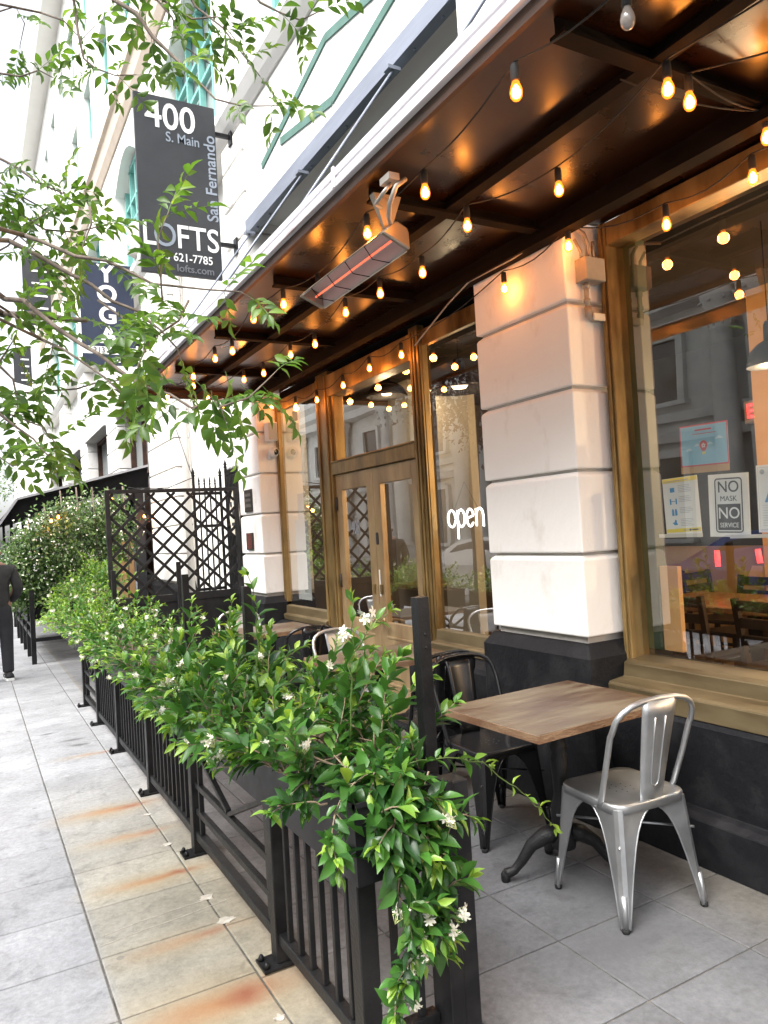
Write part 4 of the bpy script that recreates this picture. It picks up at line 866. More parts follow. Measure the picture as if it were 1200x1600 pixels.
# return panel at the near end and big gate post
MB().box(.97, 1.91, .075, 1.16, 1.95, .115).box(.97, 1.91, .57, 1.16, 1.95, .60).box(1.02,1.92,.116,1.04,1.94,.569).box(1.10,1.92,.116,1.12,1.94,.569).build('return_panel', 'blackiron', r1, bevel=.002)
MB().box(1.165, 1.85, .0, 1.215, 1.95, .80).box(1.217, 1.86, .0, 1.275, 1.94, .79).build('end_post', 'blackbox', r1, bevel=.003)
mb = MB(); mb.box(1.19, 1.952, .3, 1.232, 1.992, 1.335)
for z in (1.18, 1.22): mb.lathe([(.005,0),(.005,.002)], (1.211, 1.95, z), 8, axis='y')
mb.build('tall_post', 'blackiron', r1, bevel=.002)
def box_open(name, x0, y0, z0, x1, y1, z1, m, par, t_=.006):
    mb = MB(); mb.box(x0,y0,z0,x0+t_,y1,z1); mb.box(x1-t_,y0,z0,x1,y1,z1); mb.box(x0+t_,y0,z0,x1-t_,y0+t_,z1-.0005); mb.box(x0+t_,y1-t_,z0,x1-t_,y1,z1-.0005); mb.box(x0+t_,y0+t_,z0+.001,x1-t_,y1-t_,z0+.01)
    mb.box(x0-.006,y0-.006,z1-.012,x0-.0002,y1+.006,z1+.002); mb.box(x0-.006,y0-.006,z1-.012,x1+.006,y0-.0002,z1+.002)
    return mb.build(name, m, par)
def planter(label, x0, y0, x1, y1, z0, z1, soil=True, posts=()):
    t = thing('planter_box', label, 'planter', ((x0+x1)/2,(y0+y1)/2,z0), group='black metal planter boxes')
    box_open('trough', x0,y0,z0,x1,y1,z1,'blackbox',t)
    MB().box(x0+.008,y0+.008,z0+.02,x1-.008,y1-.008,z1-.03).build('soil', 'soil', t)
    for (x, y, h) in posts: MB().box(x-.02,y-.02,z0-.3,x+.02,y+.02,h).build('tall_post', 'blackiron', t, bevel=.002)
    return t
planter('long black planter box carrying the flowering bushes nearest the camera', .862, 1.80, 1.155, 6.75, .605, .825, posts=((1.18,3.55,1.31),(1.18,4.75,1.34)))
planter('shorter black planter box just beyond the near one, its end face showing', .862, 7.25, 1.10, 9.5, .56, .80, posts=((1.17,7.4,1.31),))
planter('small black planter box far down the walk behind the person', .66, 11.6, .95, 14.6, .55, .86); planter('black planter box across the walk end under the vine, behind the flowering bushes', .98, 11.3, 2.0, 11.62, .50, .76)
t = thing('patio_railing', 'low black railing far down the walk with open rails', 'railing', (.70,12.5,0), group='black iron railings along the walk')
for y in (11.2,12.1,13.0,13.9,14.8): MB().box(.67,y-.03,0,.73,y+.03,.70 if y > 11.3 else 1.0).build('post', 'blackiron', t)
MB().box(.68,11.23,.34,.72,14.77,.40).box(.68,11.23,.50,.72,14.77,.545).box(.73,11.18,.30,2.2,11.22,.35).build('rail', 'blackiron', t)
# ================================================================== PLANTS
def tubes_mesh(name, m, parent, paths, r0=.004, r1=.0015, n=5):
    mb = MB()
    for p in paths: mb.tube(p, [r0+(r1-r0)*i/(len(p)-1) for i in range(len(p))], n)
    return mb.build(name, m, parent)
FL = None
def flower_mesh():
    mb = MB(); P = []
    random.seed(3)
    for q in range(6):
        c = Vector((rnd(-.02,.02), rnd(-.02,.02), rnd(-.012,.012))); ax = Vector((rnd(-.8,.8), rnd(-.8,.8), rnd(-.2,1))).normalized()
        u = ax.orthogonal().normalized(); v = ax.cross(u)
        mb.tube([Vector((0,0,-.035)), c-ax*.012, c], .0011, 4, 1)
        for k in range(5):
            a = 2*PI*k/5+rnd(-.1,.1); d = u*math.cos(a)+v*math.sin(a); e = ax.cross(d)
            mb.add([c, c+d*.007-e*.004+ax*.001, c+d*.0165-e*.0035+ax*.001+e*.003, c+d*.0175+e*.007+ax*.0, c+d*.009+e*.006+ax*.002], [(0,1,2,3,4)], 0, True)
    me_o = mb.build('flower', ['petal','petalc']); return me_o
_fl = flower_mesh(); FLM = _fl.data; bpy.data.objects.remove(_fl)
def add_flower(parent, p, s=1.):
    o = bpy.data.objects.new('flower', FLM); COL.objects.link(o); o.parent = parent; o.location = Vector(p)-worg(parent)
    o.rotation_euler = (rnd(-.9,.9), rnd(-.9,.9), rnd(0,6.3)); o.scale = (s,s,s)
def shoot_leaves(acc, pts, l0, gap, rs, tipb=.0, young=.15):
    """opposite leaf pairs along a shoot"""
    pts = [np.array(p, float) for p in pts]; seg = [np.linalg.norm(b-a) for a, b in zip(pts, pts[1:])]; tot = sum(seg)
    s = gap*rs.random(); side = rs.random()*PI; d = nrm(pts[-1]-pts[0])
    while s < tot:
        a = 0; q = s
        while a < len(seg)-1 and q > seg[a]: q -= seg[a]; a += 1
        t = min(q/seg[a], 1.); p = pts[a]*(1-t)+pts[a+1]*t; d = nrm(pts[a+1]-pts[a]); f = s/tot
        u = nrm(np.cross(d, [0.13,.2,1.])); v = np.cross(d, u)
        for k in (0, 1):
            an = side+k*PI+rs.normal()*.25; o = u*math.cos(an)+v*math.sin(an)
            D = nrm(o*.85+d*(.45+.8*f)+np.array([0,0,rs.normal()*.22+.06])); N = nrm(np.array([0,0,1.])*.9+d*.4+rs.normal(size=3)*.28)
            L = l0*(1-.45*f**3)*rs.uniform(.52,1.2)
            acc['P'].append(p+D*.004); acc['D'].append(D); acc['N'].append(N); acc['L'].append(L); acc['W'].append(L*rs.uniform(.42,.54))
            tv = np.clip(rs.normal(.30,.14)+young*max(0,f-.55)*2.6+tipb, 0, 1)
            if rs.random() < .02: tv = 1.
            if rs.random() < .2: N = nrm(N+rs.normal(size=3)*.6)
            acc['T'].append(tv)
        side += PI/2+rs.normal()*.2; s += gap*rs.uniform(.75,1.25)
    # tip tuft
    for k in range(3):
        D = nrm(d+rs.normal(size=3)*.5); acc['P'].append(pts[-1]); acc['D'].append(D); acc['N'].append(nrm(rs.normal(size=3)*.5+np.array([0,0,1.]))); L = l0*.62*rs.uniform(.7,1.1)
        acc['L'].append(L); acc['W'].append(L*.42); acc['T'].append(np.clip(.5+young*2+rs.normal()*.15+tipb, 0, 1))
def newacc(): return dict(P=[],D=[],N=[],L=[],W=[],T=[])
def flush(acc, name, m, parent, simple=False): return leaves(name, m, parent, acc['P'], acc['D'], acc['N'], acc['L'], acc['W'], acc['T'], simple)
def jasmine(label, y0, y1, nsh, seed, lmin, lmax, topz, street=.5, leafl=.080, nfl=20, extra=(), tipb=0., gap=.024, zbase=.80, xc=1.0, flscale=.72, zlow=.80):
    rs = np.random.default_rng(seed); random.seed(seed)
    t = thing('jasmine_bush', label, 'shrub', (xc,(y0+y1)/2,zbase), group='star jasmine bushes in the planter boxes')
    acc = newacc(); stems = []; cand = []
    for i in range(nsh):
        y = rs.uniform(y0, y1); st = np.array([xc+rs.uniform(-.09,.09), y, zbase-.03])
        az = rs.uniform(0, 2*PI); w_ = rs.random()
        out = np.array([math.cos(az), math.sin(az)*.7, 0])
        if w_ < street: out = nrm(np.array([-1, rs.normal()*.5, 0]))
        el = rs.uniform(.35, 1.4); L = rs.uniform(lmin, lmax)*(.62 if out[0] < -.5 else 1.)
        d = nrm(out*math.cos(el)+np.array([0,0,math.sin(el)])); g = rs.uniform(.5,1.35)*(1.0 if el < 1.0 else .5)
        p = st.copy(); pts = [p.copy()]; ns = 9
        for k in range(ns):
            p = p+d*(L/ns); d = nrm(d+np.array([0,0,-g*.9/ns*(k/ns+.4)])+rs.normal(size=3)*.07)
            if p[2] > topz: d[2] -= .3; d = nrm(d)
            if p[2] < zlow and p[0] < xc-.13: d[2] = abs(d[2])*.3; d = nrm(d)
            if p[2] < zbase+.01 and xc-.155 < p[0] < xc+.165: p[0] = xc-.16 if p[0] < xc else xc+.17
            pts.append(p.copy())
        stems.append(pts); shoot_leaves(acc, pts[2:], leafl*rs.uniform(.8,1.15), gap, rs, tipb)
        cand.append(pts[-1] if rs.random() < .5 else pts[-3])
    for pts in extra:
        stems.append(pts); shoot_leaves(acc, pts, leafl*.98, gap*.8, rs, tipb, .1)
        for k in range(3, len(pts)-1, 2):
            p = np.array(pts[k], float); d = nrm(rs.normal(size=3)*[1,.8,.5]+np.array([0,-.4,-.1])); q = [p, p+d*.04, p+d*.08+np.array([0,0,-.015])]
            stems.append(q); shoot_leaves(acc, q, leafl, gap*.8, rs, tipb)
    flush(acc, 'foliage', 'jas', t); tubes_mesh('stems', 'twig', t, stems, .0035, .0012, 4)
    for k in range(nfl):
        c = cand[rs.integers(len(cand))]
        add_flower(t, tuple(c+np.array([-.012,-.012,.0])), flscale*rs.uniform(.85,1.2))
    return t
def wig(pts, n=3, a=.012, seed=1):
    rs = np.random.default_rng(seed); out = []
    P = [np.array(p, float) for p in pts]
    for a_, b_ in zip(P, P[1:]):
        for k in range(n): out.append(a_*(1-k/n)+b_*(k/n)+rs.normal(size=3)*a)
    out.append(P[-1]); return out
ex = [wig([(.98,2.0,.83),(.90,1.92,.87),(.84,1.84,.84),(.81,1.80,.74),(.80,1.79,.66)], 3, .012, 4), wig([(1.0,2.1,.83),(.92,2.08,.88),(.84,2.04,.82),(.82,2.02,.74)], 3, .012, 5), wig([(1.0,1.95,.83),(.97,1.86,.88),(.92,1.78,.84),(.90,1.755,.72)], 3, .012, 21),
      wig([(1.05,1.92,.84),(1.02,1.80,.86),(.98,1.745,.74),(.97,1.735,.60),(.99,1.74,.46),(.96,1.74,.36),(.93,1.745,.28)], 3, .012, 1),
      wig([(1.08,1.90,.84),(1.07,1.78,.80),(1.06,1.74,.66),(1.07,1.74,.54),(1.10,1.74,.44)], 3, .014, 2),
      wig([(1.10,1.88,.84),(1.12,1.77,.74),(1.10,1.745,.60),(1.03,1.74,.48),(1.00,1.74,.40)], 3, .014, 3),
      wig([(1.00,1.9,.85),(.98,1.77,.84),(.93,1.74,.70),(.95,1.73,.54),(1.02,1.74,.38)], 3, .015, 8)]
jb = jasmine('near end jasmine bush with white flowers, trailing down over the railing corner', 1.95, 2.75, 66, 11, .22, .42, 1.22, .24, nfl=14, extra=ex, gap=.026)
random.seed(5)
for p in ((.955,1.70,.32),(1.09,1.70,.46),(.99,1.70,.47),(.965,1.71,.40),(.93,1.71,.56),(1.02,1.70,.52),(1.12,1.70,.50),(1.10,1.70,.76),(.99,1.70,.43)): add_flower(jb, p, .85)
# the loose runner reaching out over the patio
rn = thing('jasmine_runner', 'thin pale green jasmine runner hanging out towards the silver chair', 'vine', (1.25,1.95,.8))
rp_ = wig([(1.12,1.93,.86),(1.22,1.93,.84),(1.36,1.96,.80),(1.50,2.0,.72),(1.62,2.04,.62),(1.72,2.07,.53),(1.80,2.09,.44)], 3, .006, 9)
acc = newacc(); rs_ = np.random.default_rng(4); shoot_leaves(acc, rp_[:9], .062, .035, rs_, .12); shoot_leaves(acc, rp_[9:], .05, .10, rs_, .5)
flush(acc, 'foliage', 'jas', rn); tubes_mesh('stem', 'greenstem', rn, [rp_], .0025, .0015)
jasmine('biggest jasmine bush rising in the middle of the near planter', 2.65, 4.2, 112, 21, .24, .43, 1.22, .28, nfl=24, gap=.030, leafl=.086, tipb=.06)
jasmine('rounded jasmine bush at the far end of the near planter, thick with small flowers', 4.6, 6.75, 185, 31, .22, .42, 1.12, .50, nfl=48, gap=.034, tipb=.1, zlow=.74, leafl=.066)
jasmine('yellowish green jasmine bush in the second planter box', 7.35, 9.3, 170, 41, .25, .5, 1.12, .5, nfl=26, leafl=.06, tipb=.28, gap=.034)
# a few tall sprigs
sprs = [wig([(1.0,2.08,.9),(1.0,2.06,1.1),(1.01,2.05,1.24),(1.02,2.05,1.335)],3,.006,12), wig([(1.05,2.3,.9),(1.12,2.3,1.1),(1.16,2.26,1.2),(1.24,2.22,1.27)],3,.006,13), wig([(1.0,2.9,.9),(1.0,2.88,1.2),(.99,2.86,1.30),(.96,2.86,1.40)],3,.006,14),
        wig([(1.0,3.3,.9),(1.0,3.3,1.15),(1.02,3.28,1.27)],3,.006,15), wig([(1.0,3.9,.9),(.98,3.9,1.1),(1.0,3.9,1.24)],3,.006,16), wig([(1.0,5.4,.9),(1.0,5.4,1.2)],4,.006,17)]
st_ = thing('jasmine_sprigs', 'tall loose jasmine sprigs standing above the near bushes', 'shrub', (1.0,2.9,.8))
acc = newacc()
for q in sprs: shoot_leaves(acc, q[2:], .072, .05, np.random.default_rng(7), .15)
flush(acc, 'foliage', 'jas', st_); tubes_mesh('stem', 'greenstem', st_, sprs, .003, .0015); add_flower(st_, (1.06,2.03,1.285), 1.15); add_flower(st_, (.965,2.03,1.24), 1.05)
# woody stems showing in the near planter
mb = MB(); random.seed(12)
for k in range(14):
    y = rnd(1.9,2.5); p = Vector((rnd(.92,1.1), y, .79)); q = [p]
    for j in range(5): p = p+Vector((rnd(-.05,.05), rnd(-.06,.05), rnd(.005,.05))); q.append(p)
    mb.tube(q, [.005,.005,.004,.004,.003,.0015], 6)
o = mb.build('woody_stem', 'twig', jb)
# ---- climbing vine mass beneath the far awning
vn = thing('climbing_vine', 'dense flowering vine wall growing up under the far black awning', 'vine', (1.2,12,.6))
rs = np.random.default_rng(77); acc = newacc(); N_ = 15000
def vine_h(x): return 1.42+ .82*min(1, max(0, (x-.42)/.8))**.75
cl = rs.random((900, 3))*[1.75, 2.3, 1.0]
cnt = 0; fl_pts = []
for c in cl:
    x = .42+c[0]; y = 11.35+c[1]*.9; top = vine_h(x)+rs.normal()*.06; z = .78+c[2]*(top-.78)
    if x > 1.55 and z < 1.35: continue
    y += .5*(z-.8)*.4
    front = rs.random() < .75
    if front: y = 11.35+.35*rs.random()+(.3 if x > 1.3 else 0)
    for k in range(17):
        p = np.array([x, y, z])+rs.normal(size=3)*[.09,.09,.085]
        acc['P'].append(p); acc['D'].append(nrm(rs.normal(size=3)+np.array([-.2,-.5,-.5]))); acc['N'].append(nrm(rs.normal(size=3)*.5+np.array([-.2,-.7,.7])))
        L = rs.uniform(.045,.085); acc['L'].append(L); acc['W'].append(L*.5); acc['T'].append(np.clip(rs.normal(.38,.22),0,1))
        if rs.random() < .10: fl_pts.append(p+np.array([-.01,-.04,0]))
flush(acc, 'foliage', 'jasfar', vn, True)
mb = MB()
for p in fl_pts:
    u = Vector(rs.normal(size=3)).normalized(); v = u.orthogonal().normalized(); s = .017; p = Vector(p)
    mb.add([p+u*s, p+v*s, p-u*s, p-v*s], [(0,1,2,3)])
o = mb.build('flowers', 'petal', vn); o['kind'] = 'stuff'
mb = MB()
for x in np.arange(.5, 2.1, .22): mb.tube([(x,11.6,.7),(x+.05,11.7,1.5),(x+.02,11.8,vine_h(x)+.2)], .012, 5)
mb.build('trunk', 'bark', vn)
ub = jasmine('leafy light green bush standing behind the second planter against the vine', 10.2, 11.1, 90, 51, .35, .75, 1.75, .3, nfl=0, leafl=.085, tipb=.25, gap=.045, zbase=.9, xc=1.45)
ub['group'] = 'star jasmine bushes in the planter boxes'; 
# ================================================================== METAL CHAIRS
def metal_chair(m, label, rubber='rubber'):
    t = thing('metal_chair', label, 'chair', group='metal cafe chairs on the patio')
    # local: seat centre at origin, back towards -y
    Z = .45
    rr = rrect(.36, .36, .06, 4); n_ = len(rr)
    vs = [(a, c, Z) for a, c in rr]; mb = MB()
    vi = [(a*.9, c*.9, Z-.004) for a, c in rr]; vc = [(a*.4, c*.4, Z-.010) for a, c in rr]; vo = [(a*1.02, c*1.02, Z-.006) for a, c in rr]; vb = [(a*1.02, c*1.02, Z-.035) for a, c in rr]; vb2 = [(a*.97, c*.97, Z-.035) for a, c in rr]; vi2 = [(a*.97, c*.97, Z-.012) for a, c in rr]
    rings = [vc, vi, vs, vo, vb, vb2, vi2]; V = sum(rings, []); fs = [tuple(range(n_))]
    for r in range(6):
        for k in range(n_): fs.append((r*n_+k, r*n_+(k+1) % n_, (r+1)*n_+(k+1) % n_, (r+1)*n_+k))
    mb.add(V, fs, 0, True)
    seat = mb.build('seat', m, t, world=False)
    mb = MB()
    for r_, k_ in ((.022,3),(.048,7)):
        for k in range(k_): a = 2*PI*k/k_; mb.lathe([(.0035,0),(.0035,.0008)], (r_*math.cos(a), r_*math.sin(a), Z-.0105), 8)
    mb.build('drain_hole', 'ink', seat, world=False)
    for sx in (-1, 1):
        for sy in (-1, 1):
            prof = [(.432,.176),(.420,.158),(.400,.132),(.375,.112),(.34,.094),(.29,.078),(.21,.060),(.12,.043),(.05,.032),(.012,.027)]
            V = []; m_ = len(prof)
            for (z, wd) in prof:
                f = 1-z/.432; cx = sx*(.176+.034*f); cy = sy*(.176+.034*f*(1.0 if sy > 0 else 1.25)); r = min(.024, wd*.55)
                P = [(cx-sx*wd, cy), (cx-sx*r, cy), (cx-sx*r*.3, cy-sy*r*.3), (cx, cy-sy*r), (cx, cy-sy*wd)]
                q = .0035
                Pi = [(cx-sx*wd, cy-sy*q), (cx-sx*r, cy-sy*q), (cx-sx*(r*.3+q), cy-sy*(r*.3+q)), (cx-sx*q, cy-sy*r), (cx-sx*q, cy-sy*wd)]
                V += [(a, c, z) for a, c in P+Pi[::-1]]
            fs = [tuple(range(10)), tuple(range((m_-1)*10, m_*10))]
            for i in range(m_-1):
                for k in range(10): fs.append((i*10+k, i*10+(k+1) % 10, (i+1)*10+(k+1) % 10, (i+1)*10+k))
            mb = MB(); mb.add(V, fs, 0, False); lg = mb.build('leg', m, t, world=False)
            # rolled edges + lower tube
            mb = MB()
            for e in (0, 1):
                pts = []
                for (z, wd) in prof:
                    f = 1-z/.432; cx = sx*(.176+.034*f); cy = sy*(.176+.034*f*(1.0 if sy > 0 else 1.25))
                    pts.append((cx-sx*wd, cy-sy*.002, z) if e == 0 else (cx-sx*.002, cy-sy*wd, z))
                mb.tube(pts, .0042, 6)
            f = 1-.10/.432; 
            cx0, cy0 = sx*(.176+.034*f), sy*(.176+.034*f*(1.0 if sy > 0 else 1.25)); cx1, cy1 = sx*.21, sy*(.21 if sy > 0 else .2185)
            mb.tube([(cx0-sx*.012,cy0-sy*.012,.13),(cx1-sx*.012,cy1-sy*.012,.012)], .0125, 10); mb.build('leg_edge', m, lg, world=False)
            MB().lathe([(.013,0),(.015,.003),(.015,.016),(.0128,.018)], (cx1-sx*.012,cy1-sy*.012,0), 10).build('foot_cap', rubber, lg, world=False)
    # backrest hoop
    pts = []
    base = [(-.182,-.08,.425),(-.186,-.10,.46),(-.195,-.15,.60),(-.200,-.19,.72)]
    arcp = []
    for k in range(11):
        a = PI-PI*k/10; arcp.append((.200*math.copysign(abs(math.cos(a))**.75, math.cos(a)), -.20-.045*math.sin(a)**.8, .735+.115*math.sin(a)**.75))
    pts = base+arcp+[(-x, y, z) for x, y, z in base[::-1]]
    MB().tube(pts, .0115, 10).build('back_hoop', m, t, world=False)
    mb = MB(); V = []; R_ = 8; C_ = 7
    for i in range(R_):
        s = i/(R_-1); z = .44+s*.405; y = -.168-.082*s**1.1; wd = .056+.030*s
        for j in range(C_):
            q = -1+2*j/(C_-1); V.append((q*wd, y-.012*(1-q*q)+(.0), z))
    n0 = len(V); V += [(x, y+.004, z) for x, y, z in V]
    fs = []
    for i in range(R_-1):
        for j in range(C_-1):
            a = i*C_+j; fs += [(a,a+1,a+C_+1,a+C_), (n0+a,n0+a+C_,n0+a+C_+1,n0+a+1)]
    for i in range(R_-1): a = i*C_; fs += [(a,a+C_,n0+a+C_,n0+a),(a+C_-1,n0+a+C_-1,n0+a+2*C_-1,a+2*C_-1)]
    for j in range(C_-1): fs += [(j,n0+j,n0+j+1,j+1),((R_-1)*C_+j,(R_-1)*C_+j+1,n0+(R_-1)*C_+j+1,n0+(R_-1)*C_+j)]
    mb.add(V, fs, 0, True); bp_ = mb.build('back_panel', m, t, world=False)
    mb = MB(); U = []
    def yb(z): s = (z-.44)/.405; return -.168-.082*s**1.1-.013
    for x, z in [(-.026,.78),(-.024,.70),(-.021,.60),(-.019,.53),(-.014,.51),(0,.503),(.014,.51),(.019,.53),(.021,.60),(.024,.70),(.026,.78)]: U.append((x, yb(z)+.0015, z))
    mb.tube(U, .0032, 6); mb.build('pressed_ridge', m, bp_, world=False)
    MB().tube([(-.19,-.19,.30),(.19,.19,.30)], .005, 6).tube([(.19,-.19,.306),(-.19,.19,.306)], .005, 6).build('cross_brace', m, t, world=False)
    MB().tube([(-.182,-.08,.42),(-.182,-.055,.42)], .006, 6).tube([(.182,-.08,.42),(.182,-.055,.42)], .006, 6).build('hoop_bolt', m, t, world=False)
    return t
mc = metal_chair('silver', 'brushed silver metal chair in the foreground at the near table'); mc.location = (2.285, 2.235, 0); mc.rotation_euler = (0,0,math.radians(-5))
dup(mc, (2.30,4.68,0), math.radians(183), 'silver metal chair on the far side of the second table, partly behind the leaves')
dup(mc, (2.22,6.75,0), math.radians(178), 'silver metal chair at the farthest patio table by the far pillar')
bc = metal_chair('blackgloss', 'glossy black metal chair facing the camera across the near table'); bc.location = (2.27, 3.10, 0); bc.rotation_euler = (0,0,math.radians(178))
dup(bc, (2.28,3.70,0), math.radians(2), 'black metal chair back to back with the near black one, at the second table')
dup(bc, (2.25,5.45,0), math.radians(-4), 'black metal chair at the near side of the farthest patio table')
# ================================================================== PATIO TABLES
def patio_table(loc, rz, label):
    t = thing('patio_table', label, 'table', loc, rz, 'square wood topped patio tables')
    MB().box(-.385,-.305,.722,.385,.305,.752).build('tabletop', ['wood'], t, world=False, bevel=.004)
    mb = MB()
    for s in (-1,1): mb.box(-.387,s*.3065-.0015,.7205,.387,s*.3065+.0015,.7505); mb.box(s*.3865-.0015,-.305,.7205,s*.3865+.0015,.305,.7505)
    mb.build('edge_band', 'woodedge', t, world=False)
    mb = MB(); mb.lathe([(.05,.14),(.055,.17),(.048,.20),(.035,.22),(.04,.24),(.048,.27),(.046,.31),(.036,.34),(.030,.37),(.033,.45),(.038,.52),(.032,.55),(.042,.57),(.032,.59),(.030,.66),(.05,.70),(.12,.7195)], n=20); mb.build('column', 'iron_cast', t, world=False)
    for k in range(3):
        a = math.radians((146,334,62)[k]); c, s = math.cos(a), math.sin(a)
        P = [(.03,.20),(.08,.19),(.14,.15),(.185,.085),(.22,.045),(.245,.036),(.265,.038)]
        mb = MB(); mb.tube([(c*r,s*r,z) for r, z in P], [.042,.036,.027,.021,.018,.022,.016], 10)
        mb.lathe([(.016,0),(.02,.006),(.02,.035),(.012,.045)], (c*.258,s*.258,0), 10); mb.build('leg', 'iron_cast', t, world=False)
    MB().box(-.25,-.02,.70,.25,.02,.7205).box(-.02,-.25,.6995,.02,.25,.72).build('top_bracket', 'iron_cast', t, world=False)
    return t
pt = patio_table((2.185,2.49,0), math.radians(2.5), 'square worn wood table with turned iron base, nearest the camera')
dup(pt, (2.24,4.19,0), math.radians(-1), 'second wood topped patio table, half hidden by jasmine leaves')
dup(pt, (2.2,6.12,0), math.radians(1), 'farthest wood topped patio table near the far white pillar')
# ================================================================== LATTICE SCREEN, GATES
ls = thing('lattice_screen', 'black diamond lattice screen standing across the patio end', 'screen', (1.97,8.25,0))
LX0, LX1, LZ0, LZ1, LY = 1.255, 2.70, .98, 2.135, 8.25
for (x0_, x1_, z0_, z1_) in ((LX0,LX0+.045,0.01,LZ1-.001),(LX1-.045,LX1,0.01,LZ1-.001)): MB().box(x0_,LY-.025,z0_,x1_,LY+.025,z1_).build('post', 'lattice', ls, bevel=.002)
MB().box(LX0+.045,LY-.02,LZ1-.04,LX1-.045,LY+.02,LZ1).box(LX0+.045,LY-.02,.90,LX1-.045,LY+.02,LZ0).build('rail', 'lattice', ls, bevel=.002)
MB().box(LX0+.045,LY-.012,.10,LX1-.045,LY+.012,.899).build('lower_panel', 'lattice', ls)
def lat_dir(sgn, yo, name):
    mb = MB(); step = .152*math.sqrt(2); X0, X1, Z0, Z1 = LX0+.045, LX1-.045, LZ0, LZ1-.04
    k = -14
    while k < 24:
        c = X0+k*step
        # line x = c + sgn*(z-Z0)
        pts = []
        for z in (Z0, Z1):
            x = c+sgn*(z-Z0)
            pts.append([x, z])
        (xa, za), (xb, zb_) = pts
        def clip(xa, za, xb, zb_):
            t0, t1 = 0, 1; dx_, dz_ = xb-xa, zb_-za
            for lo, hi, p, d in ((X0, X1, xa, dx_),):
                if abs(d) < 1e-9: return None
                a, b_ = (lo-p)/d, (hi-p)/d; a, b_ = min(a,b_), max(a,b_); t0 = max(t0,a); t1 = min(t1,b_)
            return (t0, t1) if t1-t0 > .03 else None
        r = clip(xa, za, xb, zb_)
        if r: mb.bar((xa+(xb-xa)*r[0], LY+yo, za+(zb_-za)*r[0]), (xa+(xb-xa)*r[1], LY+yo, za+(zb_-za)*r[1]), .030, .010, up=(0,1,0)) 
        k += 1
    mb.build(name, 'lattice', ls)
lat_dir(1, -.0055, 'lattice_strips'); lat_dir(-1, .0055, 'lattice_strips')
for (x, y, z) in ((1.97,8.18,1.33),): MB().box(x-.022,y-.022,.1,x+.022,y+.022,z).build('support_post', 'lattice', ls, bevel=.002)
def spiked(label, a, c, ht_, n_, loc):
    t = thing('iron_gate', label, 'gate', loc, group='spiked black iron gates by the far pillar')
    a = Vector(a); c = Vector(c); mb = MB(); d = (c-a)
    for k in range(n_):
        p = a+d*(k/(n_-1)); big = k in (0, n_-1); w_ = .028 if big else .016
        h = ht_+(.10 if big else 0)
        mb.box(p.x-w_/2,p.y-w_/2,.03,p.x+w_/2,p.y+w_/2,h)
        mb.lathe([(w_*.45,h),(w_*.95,h+.02),(w_*.5,h+.035),(w_*.85,h+.05),(.001,h+.12)], (p.x,p.y,0), 6)
    mb.build('pickets', 'blackiron', t)
    for z in (.2,.95,1.72,2.12): MB().bar(a+Vector((0,0,z)), c+Vector((0,0,z)), .03, .035).build('rail', 'blackiron', t)
    return t
g1 = spiked('black spiked gate leaf swung open towards the walk, behind the lattice', (2.40,9.0,0),(2.74,9.02,0), 2.22, 6, (2.57,9,0))
g2 = spiked('taller black spiked gate seen nearly edge on beside the far pillar, with crest', (2.80,8.30,0),(2.80,8.98,0), 2.32, 13, (2.8,8.64,0))
mb = MB(); P = [(8.50,1.62),(8.62,1.56),(8.74,1.62),(8.80,1.80),(8.76,1.98),(8.69,2.06),(8.62,2.16),(8.55,2.06),(8.48,1.98),(8.44,1.80)]
mb.prism(P, 'x', 2.765, 2.785); mb.build('crest', 'cream', g2, bevel=.006)
mb = MB(); mb.lathe([(.03,0),(.05,.008),(.035,.016)], (2.75,8.62,1.86), 10, axis='x'); mb.box(2.752,8.56,1.70,2.764,8.68,1.74); mb.box(2.752,8.53,1.93,2.764,8.56,1.99); mb.box(2.752,8.68,1.93,2.764,8.71,1.99); mb.build('crest_relief', 'ink', g2)
# downpipe beside the third pillar
mb = MB(); mb.tube([(2.86,11.1,0),(2.86,11.1,6.0)], .05, 10); ctx(at_base(mb.build('downpipe', 'greywall')), 'pale grey downpipe beside the white pillar past the gate', 'pipe')
mb = MB(); mb.tube([(1.6,8.3,2.15),(2.0,8.6,2.17),(2.5,9.4,2.35),(2.72,11.0,3.2)], .006, 5); mb.tube([(1.5,8.25,2.16),(1.7,8.3,2.12),(1.9,8.3,2.15)], .005, 5)
ctx(at_base(mb.build('cable', 'rubber')), 'dark cable looping from the lattice top to the wall beyond', 'cable')
# ================================================================== FAR AWNING
aw = thing('awning', 'black sloping fabric awning over the far patio with grey edge', 'awning', (1.6,18,0))
MB().add([(2.7,13,2.87),(2.7,29,2.87),(.68,29,2.36),(.68,13,2.36),(2.7,13,2.84),(2.7,29,2.84),(.68,29,2.33),(.68,13,2.33)], [(0,1,2,3),(7,6,5,4),(0,3,7,4),(1,5,6,2),(2,6,7,3),(0,4,5,1)]).build('canvas', 'awning', aw)
MB().add([(.679,13,2.36),(.679,29,2.36),(.42,29,1.98),(.42,13,1.98),(.70,13,2.33),(.70,29,2.33),(.44,29,1.96),(.44,13,1.96)], [(0,1,2,3),(7,6,5,4),(0,3,7,4),(1,5,6,2),(2,6,7,3),(0,4,5,1)]).build('valance', 'awning', aw)
MB().bar((2.7,12.985,2.875),(.67,12.985,2.365),.03,.035).bar((.67,12.985,2.365),(.41,12.985,1.98),.03,.035).build('edge_trim', 'awnedge', aw)
MB().add([(2.69,13.01,2.83),(.69,13.01,2.32),(.44,13.01,1.95),(.62,13.01,2.0),(1.2,13.01,2.24),(2.69,13.01,2.50)], [(0,1,2,3,4,5)]).build('side_flap', 'awning', aw)
